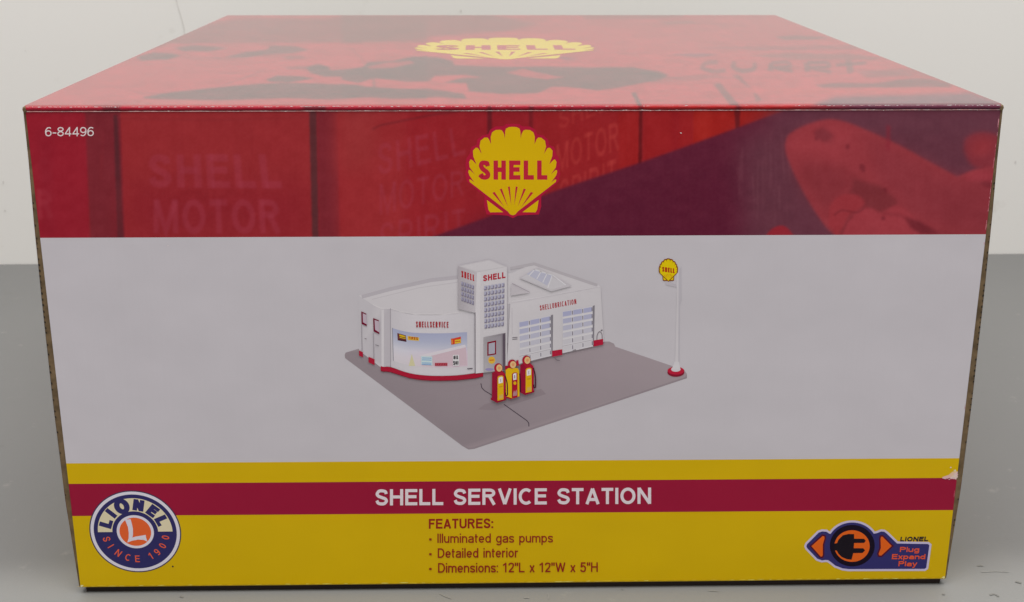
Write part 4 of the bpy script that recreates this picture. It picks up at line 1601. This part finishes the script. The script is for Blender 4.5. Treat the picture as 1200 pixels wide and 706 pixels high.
def strip_col(u, j):
    px, _ = project(np.array([u]), np.array([0.]), np.array([H]))
    x = px[0]
    base = np.array((122, 30, 42), float)
    if x > 700:
        t = min((x - 700) / 60, 1)
        base = base * (1 - t) + np.array((126, 32, 34)) * t
    if x > 920:
        t = min((x - 920) / 90, 1)
        base = base * (1 - t) + np.array((76, 38, 52)) * t
    for a, b in ((118, 143), (354, 384), (571, 577), (620, 625), (748, 754), (862, 869)):
        k_in = min(max(min(x - a, b - x) / (4.0 if b - a > 12 else 1.5), 0), 1)
        if k_in > 0:
            base = base * (1 - .7 * k_in) + np.array((74, 30, 36)) * .7 * k_in
    if j == 4:
        base = base * .6
    return base


for j, (y_, z_) in enumerate(prof):
    for u in us:
        wob = .00005 * math.sin(u * 900 + j)
        v.append((u, y_ + wob, z_)); c.append(ink(strip_col(u, j)))
f = []
for j in range(len(prof) - 1):
    for i in range(cols_n - 1):
        a = j * cols_n + i
        f.append((a + cols_n, a + cols_n + 1, a + 1, a))
link('lid_fold', v, f, PRINT, lid, c)

# pale cut edge of the front panel just under the fold
v, f, c = [], [], []
for i, u in enumerate(np.linspace(-hw + .0004, hw - .0004, 500)):
    t_ = .00017 + .00008 * math.sin(u * 310) + random.uniform(-.00004, .00006)
    v += [(u, -.00025, ZF - .00018), (u, -.00024, ZF - .00018 + max(t_, .0001)), (u, .0002, ZF + .00012)]
    cc_ = np.array((220, 158, 158)) * random.uniform(.80, 1.08)
    c += [ink(np.clip(cc_, 0, 235))] * 3
    if i:
        a = 3 * i
        f += [(a - 3, a, a + 1, a - 2), (a - 2, a + 1, a + 2, a - 1)]
link('cut_edge', v, f, PRINT, front, c)

# rubbed paper flecks on creases
v, f, c = [], [], []


def fleck(x, z, sx, sz, y_, col, nrm='y'):
    n = random.randint(4, 7)
    i0 = len(v)
    for q in range(n):
        a = q / n * 6.283
        r_ = random.uniform(.5, 1.2)
        px_, pz_ = x + sx * r_ * math.cos(a), sz * r_ * math.sin(a)
        v.append((px_, y_, z + pz_) if nrm == 'y' else (px_, y_ + pz_, z))
        c.append(ink(col))
    f.append(tuple(range(i0, i0 + n)))


u = -hw + .001
while u < hw - .001:
    x = (u + hw) / W
    dens = .8 if (x < .5 or x > .82) else .35
    if random.random() < dens:
        col = random.choice([(222, 190, 190), (236, 220, 218), (206, 150, 150)])
        fleck(u, H - .00035 + random.uniform(-.0001, .0001), random.uniform(.0002, .0011), random.uniform(.00005, .00013), -.00052, col)
    u += random.uniform(.0006, .0028)
for _ in range(40):
    u = random.choice([random.uniform(-.03, .06), random.uniform(-hw, hw)])
    fleck(u, ZF + random.uniform(-.0001, .0002), random.uniform(.0002, .0006), .00009, -.00090, (226, 190, 186))
tag(link('crease_wear', v, f, PRINT, lid, c), kind='stuff')
# worn spots along the right edge of the front panel
v, f, c = [], [], []
for _ in range(34):
    z = random.uniform(zb + .15 * H, ZF - .004) if random.random() < .35 else random.uniform(.155, ZF - .003)
    fleck(hw - .0003 + random.uniform(-.0001, .0001), z, .00009, random.uniform(.0004, .0022), -.00006 - random.uniform(0, 3e-5), random.choice([(176, 110, 118), (190, 140, 146), (160, 90, 100)]))
for q_ in (((1104, 559.5), (1108, 558), (1112, 556.6), (1116, 553), (1120, 551.6), (1122.6, 553), (1121.5, 560), (1121, 563), (1119, 560), (1115, 561.2), (1112, 560), (1107, 561.4)),):
    i0 = len(v)
    for a_ in q_:
        p = F(a_)
        v.append((min(p[0], hw - .0002), -.00005, p[1])); c.append(ink((196, 152, 152) if a_[1] > 556 else (200, 170, 120)))
    for t3 in tessellate_polygon([[Vector((a_[0], a_[1], 0)) for a_ in q_]]):
        f.append(tuple(i0 + j for j in t3))
for _ in range(26):
    p = F((1119 + random.gauss(-1, 3.2), 557 + random.gauss(0, 3.0)))
    fleck(min(p[0], hw - .0003), p[1], random.uniform(.0003, .0009), random.uniform(.0003, .0008), -.00006 - random.uniform(0, 4e-5), random.choice([(206, 174, 170), (190, 160, 160), (208, 180, 150)]))
for _ in range(14):
    p = F((1110 + random.gauss(0, 4), 560.5 + random.gauss(0, 1.2)))
    fleck(min(p[0], hw - .0003), p[1], random.uniform(.0003, .0008), random.uniform(.0001, .0003), -.00012 - random.uniform(0, 3e-5), (204, 164, 168))
for i in range(90):
    fleck(-hw + .001 + i * (W - .002) / 89, zb + .00095 + random.uniform(-.0001, .0001), random.uniform(.001, .0026), random.uniform(.00008, .00022), -.00002 - random.uniform(0, 3e-5), random.choice([(196, 166, 50), (206, 182, 90), (188, 156, 30)]))
fleck(hw - .0006, zb + .0012, .0007, .0006, -.0001, (206, 186, 130))
fleck(-hw + .0006, zb + .0011, .0008, .0005, -.0001, (214, 200, 150))
for (x_, y_) in ((1190 / 3 + 800 - 397 + 400, 163), (798, 156), (1132, 275.6), (197, 288)):
    p = F((x_, y_))
    if abs(p[0]) < hw - .002:
        fleck(p[0], p[1], .0004, .0003, -.0001, (206, 180, 180))
tag(link('edge_wear', v, f, PRINT, front, c), kind='stuff')


# --- side panels: thick board, bowed outwards, raw kraft edge towards the viewer
def bulge(z):
    t = min(max((z - zb) / (H - zb), 0), 1)
    knots = [(0, .0007), (.08, .0013), (.2, .0023), (.4, .0027), (.62, .0024), (.78, .0019), (.9, .0012), (1, .0010)]
    for (a, b), (c_, d) in zip(knots, knots[1:]):
        if t <= c_:
            s_ = (t - a) / (c_ - a)
            return b + (d - b) * s_
    return .001


for sg in (-1, 1):
    nz, ny = 60, 30
    v, f, c = [], [], []
    zs = [zb + .0004 + (H - .0007 - zb - .0004) * i / (nz - 1) for i in range(nz)]
    for i, z in enumerate(zs):
        for j in range(ny):
            y_ = .0006 + (D - .0012) * j / (ny - 1)
            fade = 1 - .25 * math.sin(math.pi * j / (ny - 1))
            v.append((sg * (hw + bulge(z) * fade), y_, z))
            t = (z - zb) / (H - zb)
            c.append(ink(RED if t > .735 else WHITE if t > .27 else YEL if t > .23 else CRIM if t > .16 else YEL))
    for i in range(nz - 1):
        for j in range(ny - 1):
            a = i * ny + j
            q = (a, a + 1, a + ny + 1, a + ny)
            f.append(q if sg > 0 else q[::-1])
    side = link('side_panel', v, f, PRINT, box, c, smooth=True)
    # raw board edge + inner liner
    v, f = [], []
    for z in zs:
        xo = hw + bulge(z)
        xi = hw - .0003
        jig = random.uniform(-.00008, .00008)
        v += [(sg * (xo + jig), .0008, z), (sg * (xo - .0003), .0003 + jig, z), (sg * (xi + .00035), .0003 + jig, z), (sg * xi, .0011, z), (sg * xi, .05, z), (sg * (xo - .0001), .0012, z)]
    for i in range(nz - 1):
        a, b = i * 6, (i + 1) * 6
        for j in range(4):
            q = (a + j, a + j + 1, b + j + 1, b + j)
            f.append(q if sg < 0 else q[::-1])
    # caps of the edge at the two ends
    f.append((0, 1, 2, 3)); f.append(((nz - 1) * 6 + 3, (nz - 1) * 6 + 2, (nz - 1) * 6 + 1, (nz - 1) * 6))
    link('board_edge', v, f, KRAFT, side)
    v, f = [], []
    z = zb + .006
    while z < H - .006:
        t_ = bulge(z)
        if t_ > .0015 and random.random() < (.85 if .35 < (z - zb) / (H - zb) < .75 else .25):
            i0 = len(v)
            x_ = hw + t_ - .00055
            h_ = random.uniform(.0006, .0011)
            w_ = random.uniform(.00018, .00034)
            v += [(sg * (x_ - w_), .00012, z), (sg * (x_ + w_), .00012, z + h_ * .2), (sg * (x_ + w_ * .8), .00012, z + h_), (sg * (x_ - w_ * .9), .00012, z + h_ * .8)]
            f.append((i0, i0 + 1, i0 + 2, i0 + 3))
        z += random.uniform(.0019, .0027)
    tag(link('flute', v, f, FLUTE, side), kind='stuff')
    # crushed corner at the top
    cv_, cf_ = [], []
    for a in range(8):
        t = a / 8 * 6.283
        for (rr, yy) in ((1.0, .0002), (.55, -.0006)):
            cv_.append((sg * (hw + .0001) + .0011 * rr * math.cos(t), yy, H - .0014 + .0013 * rr * math.sin(t)))
    for a in range(8):
        b = (a + 1) % 8
        cf_.append((2 * a, 2 * b, 2 * b + 1, 2 * a + 1))
    cf_.append(tuple(2 * a + 1 for a in range(8)))
    link('crushed_corner', cv_, cf_, KRAFT, side)

# --- back and bottom
vs, fs = boxmesh(-hw + .0002, hw - .0002, D - .0030, D - .0003, zb, H - .0040)
link('back_panel', vs, fs, KRAFT, box)
vs, fs = boxmesh(-hw + .0040, hw - .0030, .0058, D - .006, .00005, zb + .0030)
link('bottom_panel', vs, fs, KRAFT, box)
vs, fs = boxmesh(-hw + .0016, hw - .0012, .0020, .0056, .00012, zb + .0010)  # near-black filler under the front panel, the gap's shade put into its colour
link('gap_shade_flap', vs, fs, mat('gap_shade_dark', lambda nt, b: (setattr(b.inputs['Base Color'], 'default_value', (0.030, 0.019, 0.016, 1)), setattr(b.inputs['Roughness'], 'default_value', 0.95))), box)
